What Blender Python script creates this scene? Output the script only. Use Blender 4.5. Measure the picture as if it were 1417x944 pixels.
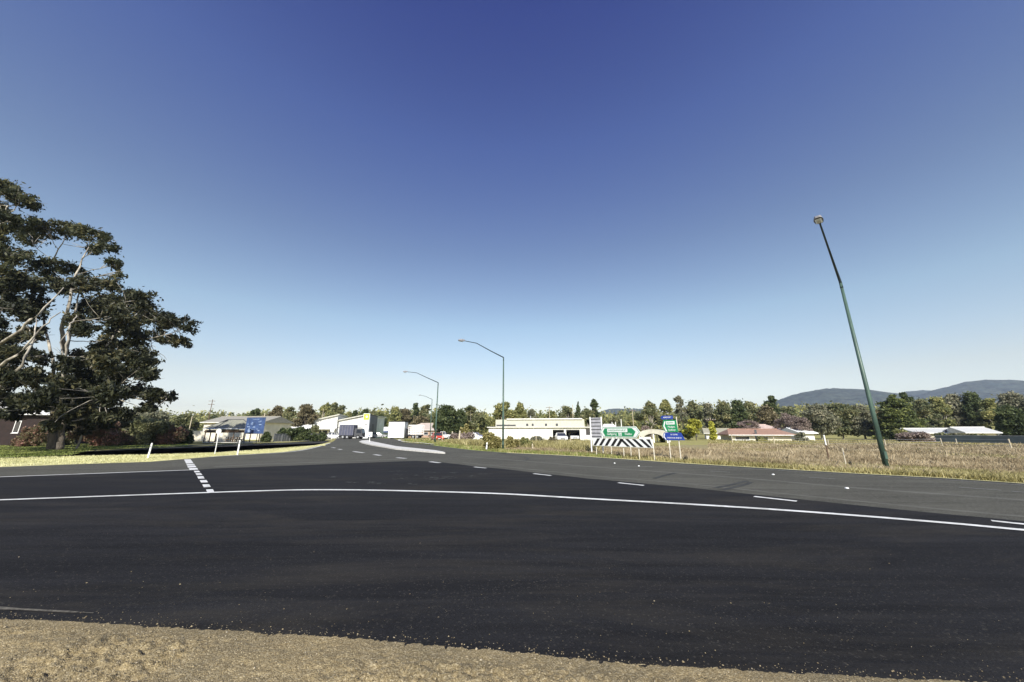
import bpy, bmesh, math, random
import numpy as np
from mathutils import Vector, Matrix, Euler

for o in list(bpy.data.objects): bpy.data.objects.remove(o)
SC = bpy.context.scene
COL = SC.collection
R = math.radians
# ------------------------------------------------------------------ camera
FPX, CX, CY, HZ, CAMH = 490.0, 708.5, 472.0, 598.0, 1.6
PITCH = math.atan((HZ-CY)/FPX)
cp, sp = math.cos(PITCH), math.sin(PITCH)
cam_d = bpy.data.cameras.new('camera')
cam_d.sensor_width = 36.0
cam_d.lens = 36.0*FPX/1417.0
cam_d.clip_start = 0.05
cam_d.clip_end = 9000
cam = bpy.data.objects.new('camera', cam_d); COL.objects.link(cam)
cam.location = (0, 0, CAMH)
cam.rotation_euler = (math.pi/2+PITCH, 0, 0)
SC.camera = cam
# ------------------------------------------------------------------ world, sun, exposure
SUN_EL, SUN_BEAR = 37.0, 179.0          # bearing clockwise from the view direction (+Y)
w = bpy.data.worlds.new('World'); SC.world = w; w.use_nodes = True
nt = w.node_tree; nt.nodes.clear()
wo = nt.nodes.new('ShaderNodeOutputWorld'); bg = nt.nodes.new('ShaderNodeBackground')
sky = nt.nodes.new('ShaderNodeTexSky'); sky.sky_type = 'NISHITA'
sky.sun_disc = False; sky.sun_elevation = R(SUN_EL); sky.sun_rotation = R(SUN_BEAR)
sky.altitude = 600; sky.air_density = 1.0; sky.dust_density = 0.4; sky.ozone_density = 3.0
hs = nt.nodes.new('ShaderNodeHueSaturation'); hs.inputs['Hue'].default_value = 0.515
hs.inputs['Saturation'].default_value = 1.05; hs.inputs['Value'].default_value = 1.0
nt.links.new(sky.outputs[0], hs.inputs['Color']); nt.links.new(hs.outputs[0], bg.inputs[0])
# the photograph's sky falls off to a deeper, more violet blue overhead and pales at the horizon
gz = nt.nodes.new('ShaderNodeTexCoord'); sz = nt.nodes.new('ShaderNodeSeparateXYZ'); nt.links.new(gz.outputs['Generated'], sz.inputs[0])
rz_ = nt.nodes.new('ShaderNodeValToRGB'); el_ = rz_.color_ramp.elements
ST = [(0.03,(1.27,1.04,.86)),(0.124,(1.43,1.09,.735)),(0.193,(1.422,1.192,.813)),(0.282,(1.395,1.269,.863)),(0.467,(1.0,.96,.80)),(0.682,(.63,.68,.86)),(0.848,(.29,.35,.72))]
el_[0].position = ST[0][0]; el_[0].color = (*[c/1.5 for c in ST[0][1]], 1)
el_[1].position = ST[-1][0]; el_[1].color = (*[c/1.5 for c in ST[-1][1]], 1)
for q_, c_ in ST[1:-1]:
    e_ = el_.new(q_); e_.color = (*[c/1.5 for c in c_], 1)
nt.links.new(sz.outputs['Z'], rz_.inputs[0])
mz = nt.nodes.new('ShaderNodeMix'); mz.data_type = 'RGBA'; mz.blend_type = 'MULTIPLY'; mz.inputs[0].default_value = 1.0
nt.links.new(hs.outputs[0], mz.inputs[6]); nt.links.new(rz_.outputs[0], mz.inputs[7]); nt.links.new(mz.outputs[2], bg.inputs[0])
nt.links.new(bg.outputs[0], wo.inputs[0]); bg.inputs[1].default_value = 0.15
sl = bpy.data.lights.new('sun', 'SUN'); sl.energy = 4.2; sl.angle = R(0.5); sl.color = (1.0, 0.955, 0.87)
sun = bpy.data.objects.new('sun', sl); COL.objects.link(sun)
b = R(SUN_BEAR)
sdir = Vector((math.sin(b)*math.cos(R(SUN_EL)), math.cos(b)*math.cos(R(SUN_EL)), math.sin(R(SUN_EL))))
sun.rotation_euler = sdir.to_track_quat('Z', 'Y').to_euler()
sun.location = (0, 0, 50)
SC.view_settings.view_transform = 'Standard'; SC.view_settings.look = 'None'
SC.view_settings.gamma = 1.0; SC.view_settings.use_curve_mapping = False
SC.view_settings.exposure = 0.85
SC.render.resolution_x = 1024; SC.render.resolution_y = 682
SC.render.engine = 'CYCLES'

# ------------------------------------------------------------------ photo pixel -> world
def ray(px, py):
    u = px-CX; v = py-CY
    return u, FPX*cp+v*sp, FPX*sp-v*cp
def G(px, py, z=0.0):
    dx, dy, dz = ray(px, py); t = (z-CAMH)/dz
    return Vector((dx*t, dy*t, z))
def P(px, py, Y):
    dx, dy, dz = ray(px, py); t = Y/dy
    return Vector((dx*t, Y, CAMH+dz*t))
def XG(px, Y, z=0.0):                    # x of the point seen in column px, on the ground at depth Y
    zc = Y*cp+(z-CAMH)*sp
    return (px-CX)*zc/FPX
def H(px, py, Y): return P(px, py, Y).z
def W(wpx, Y): return wpx*Y*cp/FPX

# ------------------------------------------------------------------ materials
MATS = {}
def new_mat(name):
    m = bpy.data.materials.new(name); m.use_nodes = True
    return m, m.node_tree, m.node_tree.nodes['Principled BSDF']
def mat(name, col, rough=0.7, metal=0.0, var=0.12, scale=3.0, bump=0.0, bscale=40.0, spec=0.4, dark=None, stretch=None):
    """plain procedural: colour broken up by two noises"""
    if name in MATS: return MATS[name]
    m, t, p = new_mat(name); N = t.nodes; L = t.links
    tc = N.new('ShaderNodeTexCoord'); src = tc.outputs['Object']
    if stretch:
        mp = N.new('ShaderNodeMapping'); mp.inputs['Scale'].default_value = stretch
        L.new(src, mp.inputs[0]); src = mp.outputs[0]
    n = N.new('ShaderNodeTexNoise'); n.inputs['Scale'].default_value = scale; n.inputs['Detail'].default_value = 6
    n.inputs['Roughness'].default_value = 0.65
    L.new(src, n.inputs['Vector'])
    cr = N.new('ShaderNodeValToRGB')
    c2 = dark if dark else tuple(max(0, c*(1-2.2*var)) for c in col)
    c1 = tuple(min(1, c*(1+var)) for c in col)
    cr.color_ramp.elements[0].position = 0.3; cr.color_ramp.elements[1].position = 0.68
    cr.color_ramp.elements[0].color = (*c2, 1); cr.color_ramp.elements[1].color = (*c1, 1)
    L.new(n.outputs[0], cr.inputs[0]); L.new(cr.outputs[0], p.inputs['Base Color'])
    p.inputs['Roughness'].default_value = rough; p.inputs['Metallic'].default_value = metal
    p.inputs['Specular IOR Level'].default_value = spec
    if bump:
        n2 = N.new('ShaderNodeTexNoise'); n2.inputs['Scale'].default_value = bscale; n2.inputs['Detail'].default_value = 5
        L.new(src, n2.inputs['Vector'])
        bp = N.new('ShaderNodeBump'); bp.inputs['Strength'].default_value = bump; bp.inputs['Distance'].default_value = 0.05
        L.new(n2.outputs[0], bp.inputs['Height']); L.new(bp.outputs[0], p.inputs['Normal'])
    MATS[name] = m; return m
def leaf_mat(name, cols, trans=0.33):
    """foliage: every leaf card takes its own tone, clumps drift in hue"""
    if name in MATS: return MATS[name]
    m, t, p = new_mat(name); N = t.nodes; L = t.links
    geo = N.new('ShaderNodeNewGeometry'); tc = N.new('ShaderNodeTexCoord')
    n = N.new('ShaderNodeTexNoise'); n.inputs['Scale'].default_value = 0.35; n.inputs['Detail'].default_value = 3
    L.new(tc.outputs['Object'], n.inputs['Vector'])
    ad = N.new('ShaderNodeMath'); ad.operation = 'MULTIPLY_ADD'; ad.inputs[1].default_value = 0.55
    mu = N.new('ShaderNodeMath'); mu.operation = 'MULTIPLY_ADD'; mu.inputs[1].default_value = 1.3; mu.inputs[2].default_value = -0.42
    L.new(n.outputs[0], mu.inputs[0])
    L.new(geo.outputs['Random Per Island'], ad.inputs[0]); L.new(mu.outputs[0], ad.inputs[2])
    cr = N.new('ShaderNodeValToRGB'); e = cr.color_ramp.elements
    e[0].position = 0.05; e[0].color = (*cols[0], 1); e[1].position = 0.95; e[1].color = (*cols[-1], 1)
    for i, c in enumerate(cols[1:-1]):
        x = e.new(0.05+0.9*(i+1)/(len(cols)-1)); x.color = (*c, 1)
    L.new(ad.outputs[0], cr.inputs[0]); L.new(cr.outputs[0], p.inputs['Base Color'])
    p.inputs['Roughness'].default_value = 0.55; p.inputs['Specular IOR Level'].default_value = 0.3
    tr = N.new('ShaderNodeBsdfTranslucent'); L.new(cr.outputs[0], tr.inputs[0])
    mx = N.new('ShaderNodeMixShader'); mx.inputs[0].default_value = trans
    L.new(p.outputs[0], mx.inputs[1]); L.new(tr.outputs[0], mx.inputs[2])
    L.new(mx.outputs[0], N['Material Output'].inputs[0])
    MATS[name] = m; return m
def ramp(N, L, src, stops):
    cr = N.new('ShaderNodeValToRGB'); e = cr.color_ramp.elements
    e[0].position = stops[0][0]; e[0].color = (*stops[0][1], 1)
    e[1].position = stops[-1][0]; e[1].color = (*stops[-1][1], 1)
    for pos, c in stops[1:-1]:
        x = e.new(pos); x.color = (*c, 1)
    L.new(src, cr.inputs[0]); return cr.outputs[0]
def noise(N, L, src, scale, detail=5, rough=0.6, stretch=None, dist=0.0, rot=0.0):
    if stretch:
        mp = N.new('ShaderNodeMapping'); mp.inputs['Scale'].default_value = stretch
        mp.inputs['Rotation'].default_value = (0, 0, rot)
        L.new(src, mp.inputs[0]); src = mp.outputs[0]
    n = N.new('ShaderNodeTexNoise'); n.inputs['Scale'].default_value = scale; n.inputs['Detail'].default_value = detail
    n.inputs['Roughness'].default_value = rough; n.inputs['Distortion'].default_value = dist
    L.new(src, n.inputs['Vector']); return n.outputs[0]
def mixc(N, L, fac, a, b_, mode='MIX'):
    m = N.new('ShaderNodeMix'); m.data_type = 'RGBA'; m.blend_type = mode
    if isinstance(fac, float): m.inputs[0].default_value = fac
    else: L.new(fac, m.inputs[0])
    for i, v in ((6, a), (7, b_)):
        if isinstance(v, tuple): m.inputs[i].default_value = (*v, 1)
        else: L.new(v, m.inputs[i])
    return m.outputs[2]
def asphalt_mat(name, base, hi, stone, streak=0.25, stone_cut=0.70, dust=None, rot=0.0):
    m, t, p = new_mat(name); N = t.nodes; L = t.links
    s = N.new('ShaderNodeTexCoord').outputs['Object']
    big = noise(N, L, s, 0.25, 4, 0.6)
    col = ramp(N, L, big, [(0.3, base), (0.7, hi)])
    stk = noise(N, L, s, 1.0, 6, 0.7, (0.22, 2.6, 1), 0.4, rot)
    sr = ramp(N, L, stk, [(0.38, (1-streak,)*3), (0.66, (1+streak,)*3)])
    col = mixc(N, L, 1.0, col, sr, 'MULTIPLY')
    ft = noise(N, L, s, 75, 3, 0.7)
    fr = ramp(N, L, ft, [(0.34, (0.66,)*3), (0.5, (0.96,)*3), (0.72, (1.45,)*3)])
    col = mixc(N, L, 1.0, col, fr, 'MULTIPLY')
    vo = N.new('ShaderNodeTexVoronoi'); vo.inputs['Scale'].default_value = 70
    L.new(s, vo.inputs['Vector'])
    sepn = N.new('ShaderNodeSeparateColor'); L.new(vo.outputs['Color'], sepn.inputs[0])
    sm = ramp(N, L, sepn.outputs[0], [(stone_cut+0.2, (0, 0, 0)), (stone_cut+0.27, (1, 1, 1))])
    col = mixc(N, L, sm, col, stone)
    if dust:
        dn = noise(N, L, s, 0.55, 6, 0.75, (0.35, 1.6, 1), 0.6, rot)
        dr = ramp(N, L, dn, [(0.48, (0, 0, 0)), (0.74, (0.6, 0.6, 0.6))])
        col = mixc(N, L, dr, col, dust)
    L.new(col, p.inputs['Base Color'])
    p.inputs['Roughness'].default_value = 0.9; p.inputs['Specular IOR Level'].default_value = 0.12
    bp = N.new('ShaderNodeBump'); bp.inputs['Strength'].default_value = 0.55; bp.inputs['Distance'].default_value = 0.012
    L.new(ft, bp.inputs['Height']); L.new(bp.outputs[0], p.inputs['Normal'])
    MATS[name] = m; return m
M_NEW = asphalt_mat('new asphalt', (0.0112, 0.0112, 0.0124), (0.0160, 0.0160, 0.0174), (0.045, 0.042, 0.037), 0.30, 0.73, (0.042, 0.037, 0.029), R(6))
M_OLD = asphalt_mat('old asphalt', (0.058, 0.057, 0.046), (0.086, 0.085, 0.069), (0.13, 0.125, 0.11), 0.22, 0.62, None, R(8))
M_SEAL = asphalt_mat('dark seal', (0.028, 0.028, 0.026), (0.050, 0.048, 0.043), (0.08, 0.08, 0.07), 0.35, 0.7)
def paint_mat():
    m, t, p = new_mat('road paint'); N = t.nodes; L = t.links
    s = N.new('ShaderNodeTexCoord').outputs['Object']
    n = noise(N, L, s, 14, 6, 0.75)
    n2_ = noise(N, L, s, 1.3, 5, 0.7)
    c = ramp(N, L, n, [(0.30, (0.16, 0.16, 0.15)), (0.40, (0.60, 0.60, 0.57)), (0.7, (0.80, 0.80, 0.78))])
    c = mixc(N, L, 1.0, c, ramp(N, L, n2_, [(0.32, (0.62, 0.61, 0.58)), (0.55, (1, 1, 1))]), 'MULTIPLY')
    L.new(c, p.inputs['Base Color']); p.inputs['Roughness'].default_value = 0.6
    return m
M_PAINT = paint_mat()
M_FAINT = mat('worn paint', (0.2, 0.2, 0.18), 0.7, var=0.3, scale=9)
def ground_mat(name, cols, bscale=6.0, bump=0.6, spots=None, sscale=0.5):
    m, t, p = new_mat(name); N = t.nodes; L = t.links
    s = N.new('ShaderNodeTexCoord').outputs['Object']
    n1 = noise(N, L, s, sscale, 6, 0.7, (1, 1.8, 1))
    c = ramp(N, L, n1, [(0.3+0.4*i/(len(cols)-1), k) for i, k in enumerate(cols)])
    n2 = noise(N, L, s, bscale, 6, 0.75)
    c = mixc(N, L, 1.0, c, ramp(N, L, n2, [(0.3, (0.6,)*3), (0.7, (1.35,)*3)]), 'MULTIPLY')
    L.new(c, p.inputs['Base Color']); p.inputs['Roughness'].default_value = 0.95
    p.inputs['Specular IOR Level'].default_value = 0.1
    bp = N.new('ShaderNodeBump'); bp.inputs['Strength'].default_value = bump; bp.inputs['Distance'].default_value = 0.08
    L.new(n2, bp.inputs['Height']); L.new(bp.outputs[0], p.inputs['Normal'])
    MATS[name] = m; return m
M_LAWN = ground_mat('lawn', [(0.07, 0.075, 0.026), (0.13, 0.13, 0.045), (0.22, 0.20, 0.08)], 5)
M_VERGE = ground_mat('dry verge', [(0.36, 0.35, 0.15), (0.50, 0.48, 0.25), (0.58, 0.54, 0.32)], 6)
M_PADD = ground_mat('paddock soil', [(0.15, 0.115, 0.065), (0.31, 0.25, 0.15), (0.22, 0.21, 0.085), (0.38, 0.32, 0.19)], 4)
M_GREENP = ground_mat('paddock green', [(0.20, 0.20, 0.07), (0.30, 0.28, 0.10), (0.27, 0.22, 0.12)], 2, 0.4, sscale=0.12)
M_CONC = mat('concrete kerb', (0.56, 0.55, 0.51), 0.85, var=0.12, scale=4)
def gravel_mat():
    m, t, p = new_mat('gravel'); N = t.nodes; L = t.links
    s = N.new('ShaderNodeTexCoord').outputs['Object']
    vo = N.new('ShaderNodeTexVoronoi'); vo.inputs['Scale'].default_value = 115; L.new(s, vo.inputs['Vector'])
    se = N.new('ShaderNodeSeparateColor'); L.new(vo.outputs['Color'], se.inputs[0])
    c = ramp(N, L, se.outputs[0], [(0.0, (0.165, 0.130, 0.070)), (0.45, (0.245, 0.197, 0.110)), (0.8, (0.30, 0.247, 0.145)), (0.97, (0.38, 0.325, 0.21))])
    n1 = noise(N, L, s, 1.1, 5, 0.65)
    c = mixc(N, L, 1.0, c, ramp(N, L, n1, [(0.3, (0.74, 0.75, 0.78)), (0.7, (1.16, 1.12, 1.04))]), 'MULTIPLY')
    n2 = noise(N, L, s, 60, 5, 0.7)
    c = mixc(N, L, 1.0, c, ramp(N, L, n2, [(0.32, (0.6,)*3), (0.68, (1.3,)*3)]), 'MULTIPLY')
    L.new(c, p.inputs['Base Color']); p.inputs['Roughness'].default_value = 0.95; p.inputs['Specular IOR Level'].default_value = 0.15
    b1 = N.new('ShaderNodeBump'); b1.inputs['Strength'].default_value = 0.5; b1.inputs['Distance'].default_value = 0.012
    L.new(vo.outputs['Distance'], b1.inputs['Height']); b1.invert = True
    b2 = N.new('ShaderNodeBump'); b2.inputs['Strength'].default_value = 0.5; b2.inputs['Distance'].default_value = 0.01
    L.new(n2, b2.inputs['Height']); L.new(b1.outputs[0], b2.inputs['Normal']); L.new(b2.outputs[0], p.inputs['Normal'])
    MATS['gravel'] = m; return m
M_GRAVEL = gravel_mat()
WHITE = mat('white paint', (0.78, 0.78, 0.76), 0.55, var=0.05)
WALLW = mat('white wall', (0.72, 0.71, 0.66), 0.8, var=0.10, scale=0.6)
CREAM = mat('cream wall', (0.72, 0.67, 0.54), 0.8, var=0.08, scale=0.6)
ROOFW = mat('pale roof', (0.66, 0.65, 0.61), 0.5, var=0.08, scale=0.5, stretch=(1, 6, 1))
GALV = mat('galvanised', (0.42, 0.43, 0.44), 0.45, 0.5, var=0.12)
DGREY = mat('dark grey', (0.07, 0.072, 0.078), 0.6, var=0.15)
MGREY = mat('mid grey', (0.22, 0.22, 0.235), 0.6, var=0.12)
BLACK = mat('black', (0.012, 0.012, 0.013), 0.6, var=0.2)
GLASS = mat('dark glass', (0.03, 0.035, 0.045), 0.12, var=0.1, spec=0.7)
POLEG = mat('pole green', (0.060, 0.105, 0.082), 0.45, var=0.22, scale=1.5, stretch=(3, 3, 0.5))
POLED = mat('arm green grey', (0.03, 0.048, 0.058), 0.5, var=0.2, scale=1.5)
SIGNG = mat('sign green', (0.02, 0.25, 0.10), 0.4, var=0.05)
SIGNB = mat('sign blue', (0.025, 0.06, 0.32), 0.4, var=0.06)
SIGNW = mat('sign white', (0.80, 0.82, 0.80), 0.4, var=0.03)
LIME = mat('lime green', (0.42, 0.60, 0.06), 0.5, var=0.04)
TERRA = mat('terracotta tiles', (0.34, 0.205, 0.145), 0.8, var=0.2, scale=2, stretch=(1, 4, 1))
BRICK = mat('pinkish brick', (0.45, 0.30, 0.22), 0.85, var=0.12, scale=3)
BROWNW = mat('brown timber', (0.13, 0.085, 0.055), 0.85, var=0.25, scale=3, stretch=(1, 1, 6))
PALEW = mat('weathered timber', (0.50, 0.44, 0.32), 0.85, var=0.2, scale=3, stretch=(1, 1, 6))
BARKP = mat('pale gum bark', (0.40, 0.365, 0.30), 0.8, var=0.28, scale=1.2, stretch=(2, 2, 0.5), dark=(0.045, 0.038, 0.032))
BARKD = mat('dark bark', (0.11, 0.09, 0.07), 0.9, var=0.25, scale=2)
TYRE = mat('tyre rubber', (0.02, 0.02, 0.02), 0.85, var=0.2)
ROOFG = mat('grey green roof', (0.24, 0.24, 0.19), 0.85, var=0.14, scale=0.8, stretch=(8, 1, 1))
REDP = mat('red paint', (0.50, 0.06, 0.03), 0.4, var=0.1)
PURP = mat('blue violet paint', (0.20, 0.20, 0.42), 0.3, var=0.05)
SLATE = mat('slate blue tarp', (0.08, 0.085, 0.125), 0.5, var=0.12, scale=1)
FENCEB = mat('blue grey shade cloth', (0.10, 0.125, 0.14), 0.7, var=0.15, scale=0.7)

# ------------------------------------------------------------------ object helpers
def tag(o, label=None, cat=None, group=None, kind=None):
    if label: o['label'] = label
    if cat: o['category'] = cat
    if group: o['group'] = group
    if kind: o['kind'] = kind
    return o
def thing(name, label, cat, loc=(0, 0, 0), rz=0.0, group=None):
    o = bpy.data.objects.new(name, None); COL.objects.link(o)
    o.location = loc; o.rotation_euler = (0, 0, rz); o.empty_display_size = 0.3
    return tag(o, label, cat, group)
class MB:
    def __init__(s): s.v = []; s.f = []; s.m = []
    def add(s, vs, fs, mi=0):
        k = len(s.v); s.v += [tuple(x) for x in vs]; s.f += [tuple(i+k for i in f) for f in fs]; s.m += [mi]*len(fs); return s
    def box(s, x0, x1, y0, y1, z0, z1, mi=0):
        return s.add([(x0,y0,z0),(x1,y0,z0),(x1,y1,z0),(x0,y1,z0),(x0,y0,z1),(x1,y0,z1),(x1,y1,z1),(x0,y1,z1)],
                     [(0,3,2,1),(4,5,6,7),(0,1,5,4),(1,2,6,5),(2,3,7,6),(3,0,4,7)], mi)
    def prism(s, pts, y0, y1, mi=0):      # outline in xz extruded along y
        n = len(pts)
        return s.add([(x, y0, z) for x, z in pts]+[(x, y1, z) for x, z in pts],
                     [tuple(range(n)), tuple(range(2*n-1, n-1, -1))]+[(i, i+n, (i+1) % n+n, (i+1) % n) for i in range(n)], mi)
    def slab(s, pts, z0, z1, mi=0):       # outline in xy extruded along z
        n = len(pts)
        return s.add([(x, y, z0) for x, y in pts]+[(x, y, z1) for x, y in pts],
                     [tuple(range(n-1, -1, -1)), tuple(range(n, 2*n))]+[(i, (i+1) % n, (i+1) % n+n, i+n) for i in range(n)], mi)
    def tube(s, pts, rad, n=8, mi=0):
        pts = [Vector(p) for p in pts]
        if not isinstance(rad, (list, tuple)): rad = [rad]*len(pts)
        k = len(s.v); up = Vector((0.13, 0.31, 0.94)).normalized()
        for i, p in enumerate(pts):
            d = (pts[min(i+1, len(pts)-1)]-pts[max(i-1, 0)])
            d = d.normalized() if d.length > 1e-6 else Vector((0, 0, 1))
            a = d.cross(up if abs(d.dot(up)) < 0.95 else Vector((1, 0, 0))).normalized(); b_ = d.cross(a)
            for j in range(n):
                th = 2*math.pi*j/n
                s.v.append(tuple(p+(a*math.cos(th)+b_*math.sin(th))*rad[i]))
        for i in range(len(pts)-1):
            for j in range(n):
                s.f.append((k+i*n+j, k+i*n+(j+1) % n, k+(i+1)*n+(j+1) % n, k+(i+1)*n+j)); s.m.append(mi)
        s.f.append(tuple(k+j for j in range(n-1, -1, -1))); s.f.append(tuple(k+(len(pts)-1)*n+j for j in range(n))); s.m += [mi, mi]
        return s
    def cyl(s, c, axis, r, h, n=16, mi=0):
        c = Vector(c); a = Vector(axis).normalized()*h/2
        return s.tube([c-a, c+a], r, n, mi)
    def build(s, name, mats, parent=None, smooth=False, fix=True):
        me = bpy.data.meshes.new(name); me.from_pydata(s.v, [], s.f)
        if not isinstance(mats, (list, tuple)): mats = [mats]
        for m_ in mats: me.materials.append(m_)
        me.polygons.foreach_set('material_index', s.m)
        if smooth: me.polygons.foreach_set('use_smooth', [True]*len(s.f))
        if fix:
            bm = bmesh.new(); bm.from_mesh(me); bmesh.ops.recalc_face_normals(bm, faces=bm.faces); bm.to_mesh(me); bm.free()
        me.update()
        o = bpy.data.objects.new(name, me); COL.objects.link(o)
        if parent: o.parent = parent
        return o
def part(name, mb, m, parent, **k): return mb.build(name, m, parent, **k)
def text_part(s, size, m, parent, name, loc, width=None, th=0.004):
    """words as a mesh, standing in the xz plane facing -y"""
    cu = bpy.data.curves.new('t', 'FONT'); cu.body = s; cu.size = size; cu.align_x = 'CENTER'; cu.align_y = 'CENTER'; cu.extrude = th
    cu.resolution_u = 2
    to = bpy.data.objects.new('t', cu); COL.objects.link(to)
    bpy.context.view_layer.update()
    me = bpy.data.meshes.new_from_object(to.evaluated_get(bpy.context.evaluated_depsgraph_get()))
    bpy.data.objects.remove(to)
    wd = max(v.co.x for v in me.vertices)-min(v.co.x for v in me.vertices)
    sx = width/wd if width else 1
    for v in me.vertices: v.co = (v.co.x*sx, -v.co.z, v.co.y)
    me.materials.clear(); me.materials.append(m); me.name = name
    o = bpy.data.objects.new(name, me); COL.objects.link(o); o.parent = parent; o.location = loc
    return o
def frame(p0, Y0, p1, Y1):
    a = Vector((XG(p0, Y0), Y0, 0)); b_ = Vector((XG(p1, Y1), Y1, 0)); d = b_-a
    return a, math.atan2(d.y, d.x), d.length
def struct(o): o['kind'] = 'structure'; return o
def copy_tree(o, parent=None):
    c = o.copy(); COL.objects.link(c); c.parent = parent
    for ch in o.children: copy_tree(ch, c)
    return c

# ------------------------------------------------------------------ ground sheets
def sheet(name, pts, z, m):
    """flat polygon through ground points (photo pixels or world tuples)"""
    me = bpy.data.meshes.new(name); bm = bmesh.new()
    vs = [bm.verts.new((p[0], p[1], z)) for p in pts]
    f = bm.faces.new(vs); bmesh.ops.triangulate(bm, faces=[f]); bmesh.ops.recalc_face_normals(bm, faces=bm.faces)
    for f in bm.faces:
        if f.normal.z < 0: f.normal_flip()
    bm.to_mesh(me); bm.free(); me.materials.append(m)
    o = bpy.data.objects.new(name, me); COL.objects.link(o); return o
def gp(pl): return [tuple(G(x, y))[:2] for x, y in pl]
def ext(a, b_, k): return (a[0]+(a[0]-b_[0])*k, a[1]+(a[1]-b_[1])*k)

# one terrain sheet, gently rising far away so it meets the hills
mb = MB(); xs = [-4000, -1500, -600, -300, -120, -60, -30, 0, 30, 60, 120, 300, 600, 1500, 4000]
ys = [-300, -60, -20, 0, 15, 40, 80, 150, 300, 700, 1500, 4500]
for y in ys:
    for x in xs: mb.v.append((x, y, 0.0 if y < 400 else (y-400)*0.004))
nx = len(xs)
for j in range(len(ys)-1):
    for i in range(nx-1):
        mb.f.append((j*nx+i, j*nx+i+1, (j+1)*nx+i+1, (j+1)*nx+i)); mb.m.append(0)
struct(mb.build('ground', M_GREENP))

# far road edge, right side (asphalt meets verge), left to right
E_R = [(552,609.6),(559,612.6),(567,613.0),(580,614.2),(612,618.2),(654,623.2),(700,626.8),(760,629.6),(814,632.4),(880,636.8),(948,641.7),(1060,648.2),(1173,655),(1306,662),(1417,669.5)]
B_R = [(400,645),(463,642.5),(548,639.2),(575,638.3),(601,639),(654,645.5),(700,650),(814,663),(948,675),(1060,687),(1173,699),(1306,712.5),(1417,722.5)]
E_L = [(0,646.8),(100,643),(207,639.5),(250,636),(310,631),(391,626.2),(420,622.5),(440,618),(457,613),(461,611)]
er = gp(E_R); br = gp(B_R); el = gp(E_L)
er_far = ext(er[-1], er[-2], 12); el_far = ext(el[0], el[1], 5); br_far = ext(br[-1], br[-2], 12)
bl = gp([(0,661),(135,656),(270,651),(296,649)]); bl_far = ext(bl[0], bl[1], 3)
# gravel / asphalt edge near the camera
E_G = gp([(0,858.5),(123,865.5),(247,872),(370,880),(494,886.7),(700,905.5),(902,924),(1054,935),(1231,943)])
# old grey asphalt: whole junction
road_end = gp([(461,611),(466,607.5),(470,605.5),(508,605.5),(530,606.5),(545,606.8)])
old = [el_far]+el+road_end[1:]+er+[er_far, (er_far[0], -30), (el_far[0], -30)]
struct(sheet('road', old, 0.012, M_OLD))
new = [bl_far]+bl+br+[br_far, (br_far[0], -25), (bl_far[0], -25)]
struct(sheet('resurfaced_road', new, 0.018, M_NEW))
def strip(name, pts, wd, z, m, closed=False):
    pts = [Vector((p[0], p[1])) for p in pts]; mb_ = MB()
    for i, p in enumerate(pts):
        d = (pts[min(i+1, len(pts)-1)]-pts[max(i-1, 0)]).normalized(); nrm = Vector((-d.y, d.x))
        ww = wd[i] if isinstance(wd, (list, tuple)) else wd
        mb_.v += [(*(p+nrm*ww/2), z), (*(p-nrm*ww/2), z)]
    for i in range(len(pts)-1): mb_.f.append((2*i, 2*i+1, 2*i+3, 2*i+2)); mb_.m.append(0)
    o = mb_.build(name, m, fix=False)
    me = o.data
    if me.polygons and me.polygons[0].normal.z < 0: me.flip_normals()
    return o
def smooth_pts(pl, n=6):
    out = []; q = [pl[0]]+list(pl)+[pl[-1]]
    for i in range(1, len(q)-2):
        p0, p1, p2, p3 = [np.array(q[k][:2]) for k in (i-1, i, i+1, i+2)]
        for t_ in np.linspace(0, 1, n, endpoint=False):
            out.append(tuple(0.5*((2*p1)+(-p0+p2)*t_+(2*p0-5*p1+4*p2-p3)*t_**2+(-p0+3*p1-3*p2+p3)*t_**3)))
    out.append(tuple(q[-1][:2])); return out
# painted lines
main = gp([(0,693.3),(140,688.2),(281,683.2),(350,680.9),(420,679.2),(506,679.5),(601,681.6),(700,685),(814,691.6),(948,699),(1060,706),(1173,714.3),(1306,725.2),(1417,735.5)])
main = [ext(main[0], main[1], 1.5)]+main+[ext(main[-1], main[-2], 3)]
struct(strip('painted_line_long', smooth_pts(main), 0.17, 0.026, M_PAINT))
ul = [ext(bl[0], bl[1], 3)]+bl[:3]
struct(strip('painted_line_side_road', smooth_pts(ul), 0.16, 0.026, M_PAINT))
ledge = gp([(290,632.6),(340,629.8),(391,626.9),(420,623.2),(440,618.6),(457,613.4)])
struct(strip('painted_edge_line', smooth_pts(ledge), [0.16]*len(smooth_pts(ledge)), 0.026, M_PAINT))
redge = gp([(700,628.2),(814,634),(948,643.6),(1060,650.4),(1173,657.2),(1306,664.6),(1417,672.4)])
struct(strip('painted_edge_line', smooth_pts([*redge, ext(redge[-1], redge[-2], 3)]), 0.13, 0.02, M_FAINT))
k = 0
for a_, b_ in [((459,619.7),(464,620.3)),((468.5,622.0),(472.5,622.6)),((489,625.3),(503,627.2)),((517.5,629.6),(526.6,630.8)),((549,634),(562,635)),
             ((595,639.6),(608.5,641.2)),((656,647),(673,648.7)),((738.5,656.4),(762.6,659.1)),((855.6,669.2),(891,673)),((1043.7,688.5),(1103,695.2)),((1372.5,722.6),(1440,729.8))]:
    p, q = gp([a_, b_]); struct(strip('painted_dash', [p, q], 0.15 if a_[0] > 600 else 0.26, 0.026, M_PAINT))
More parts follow.
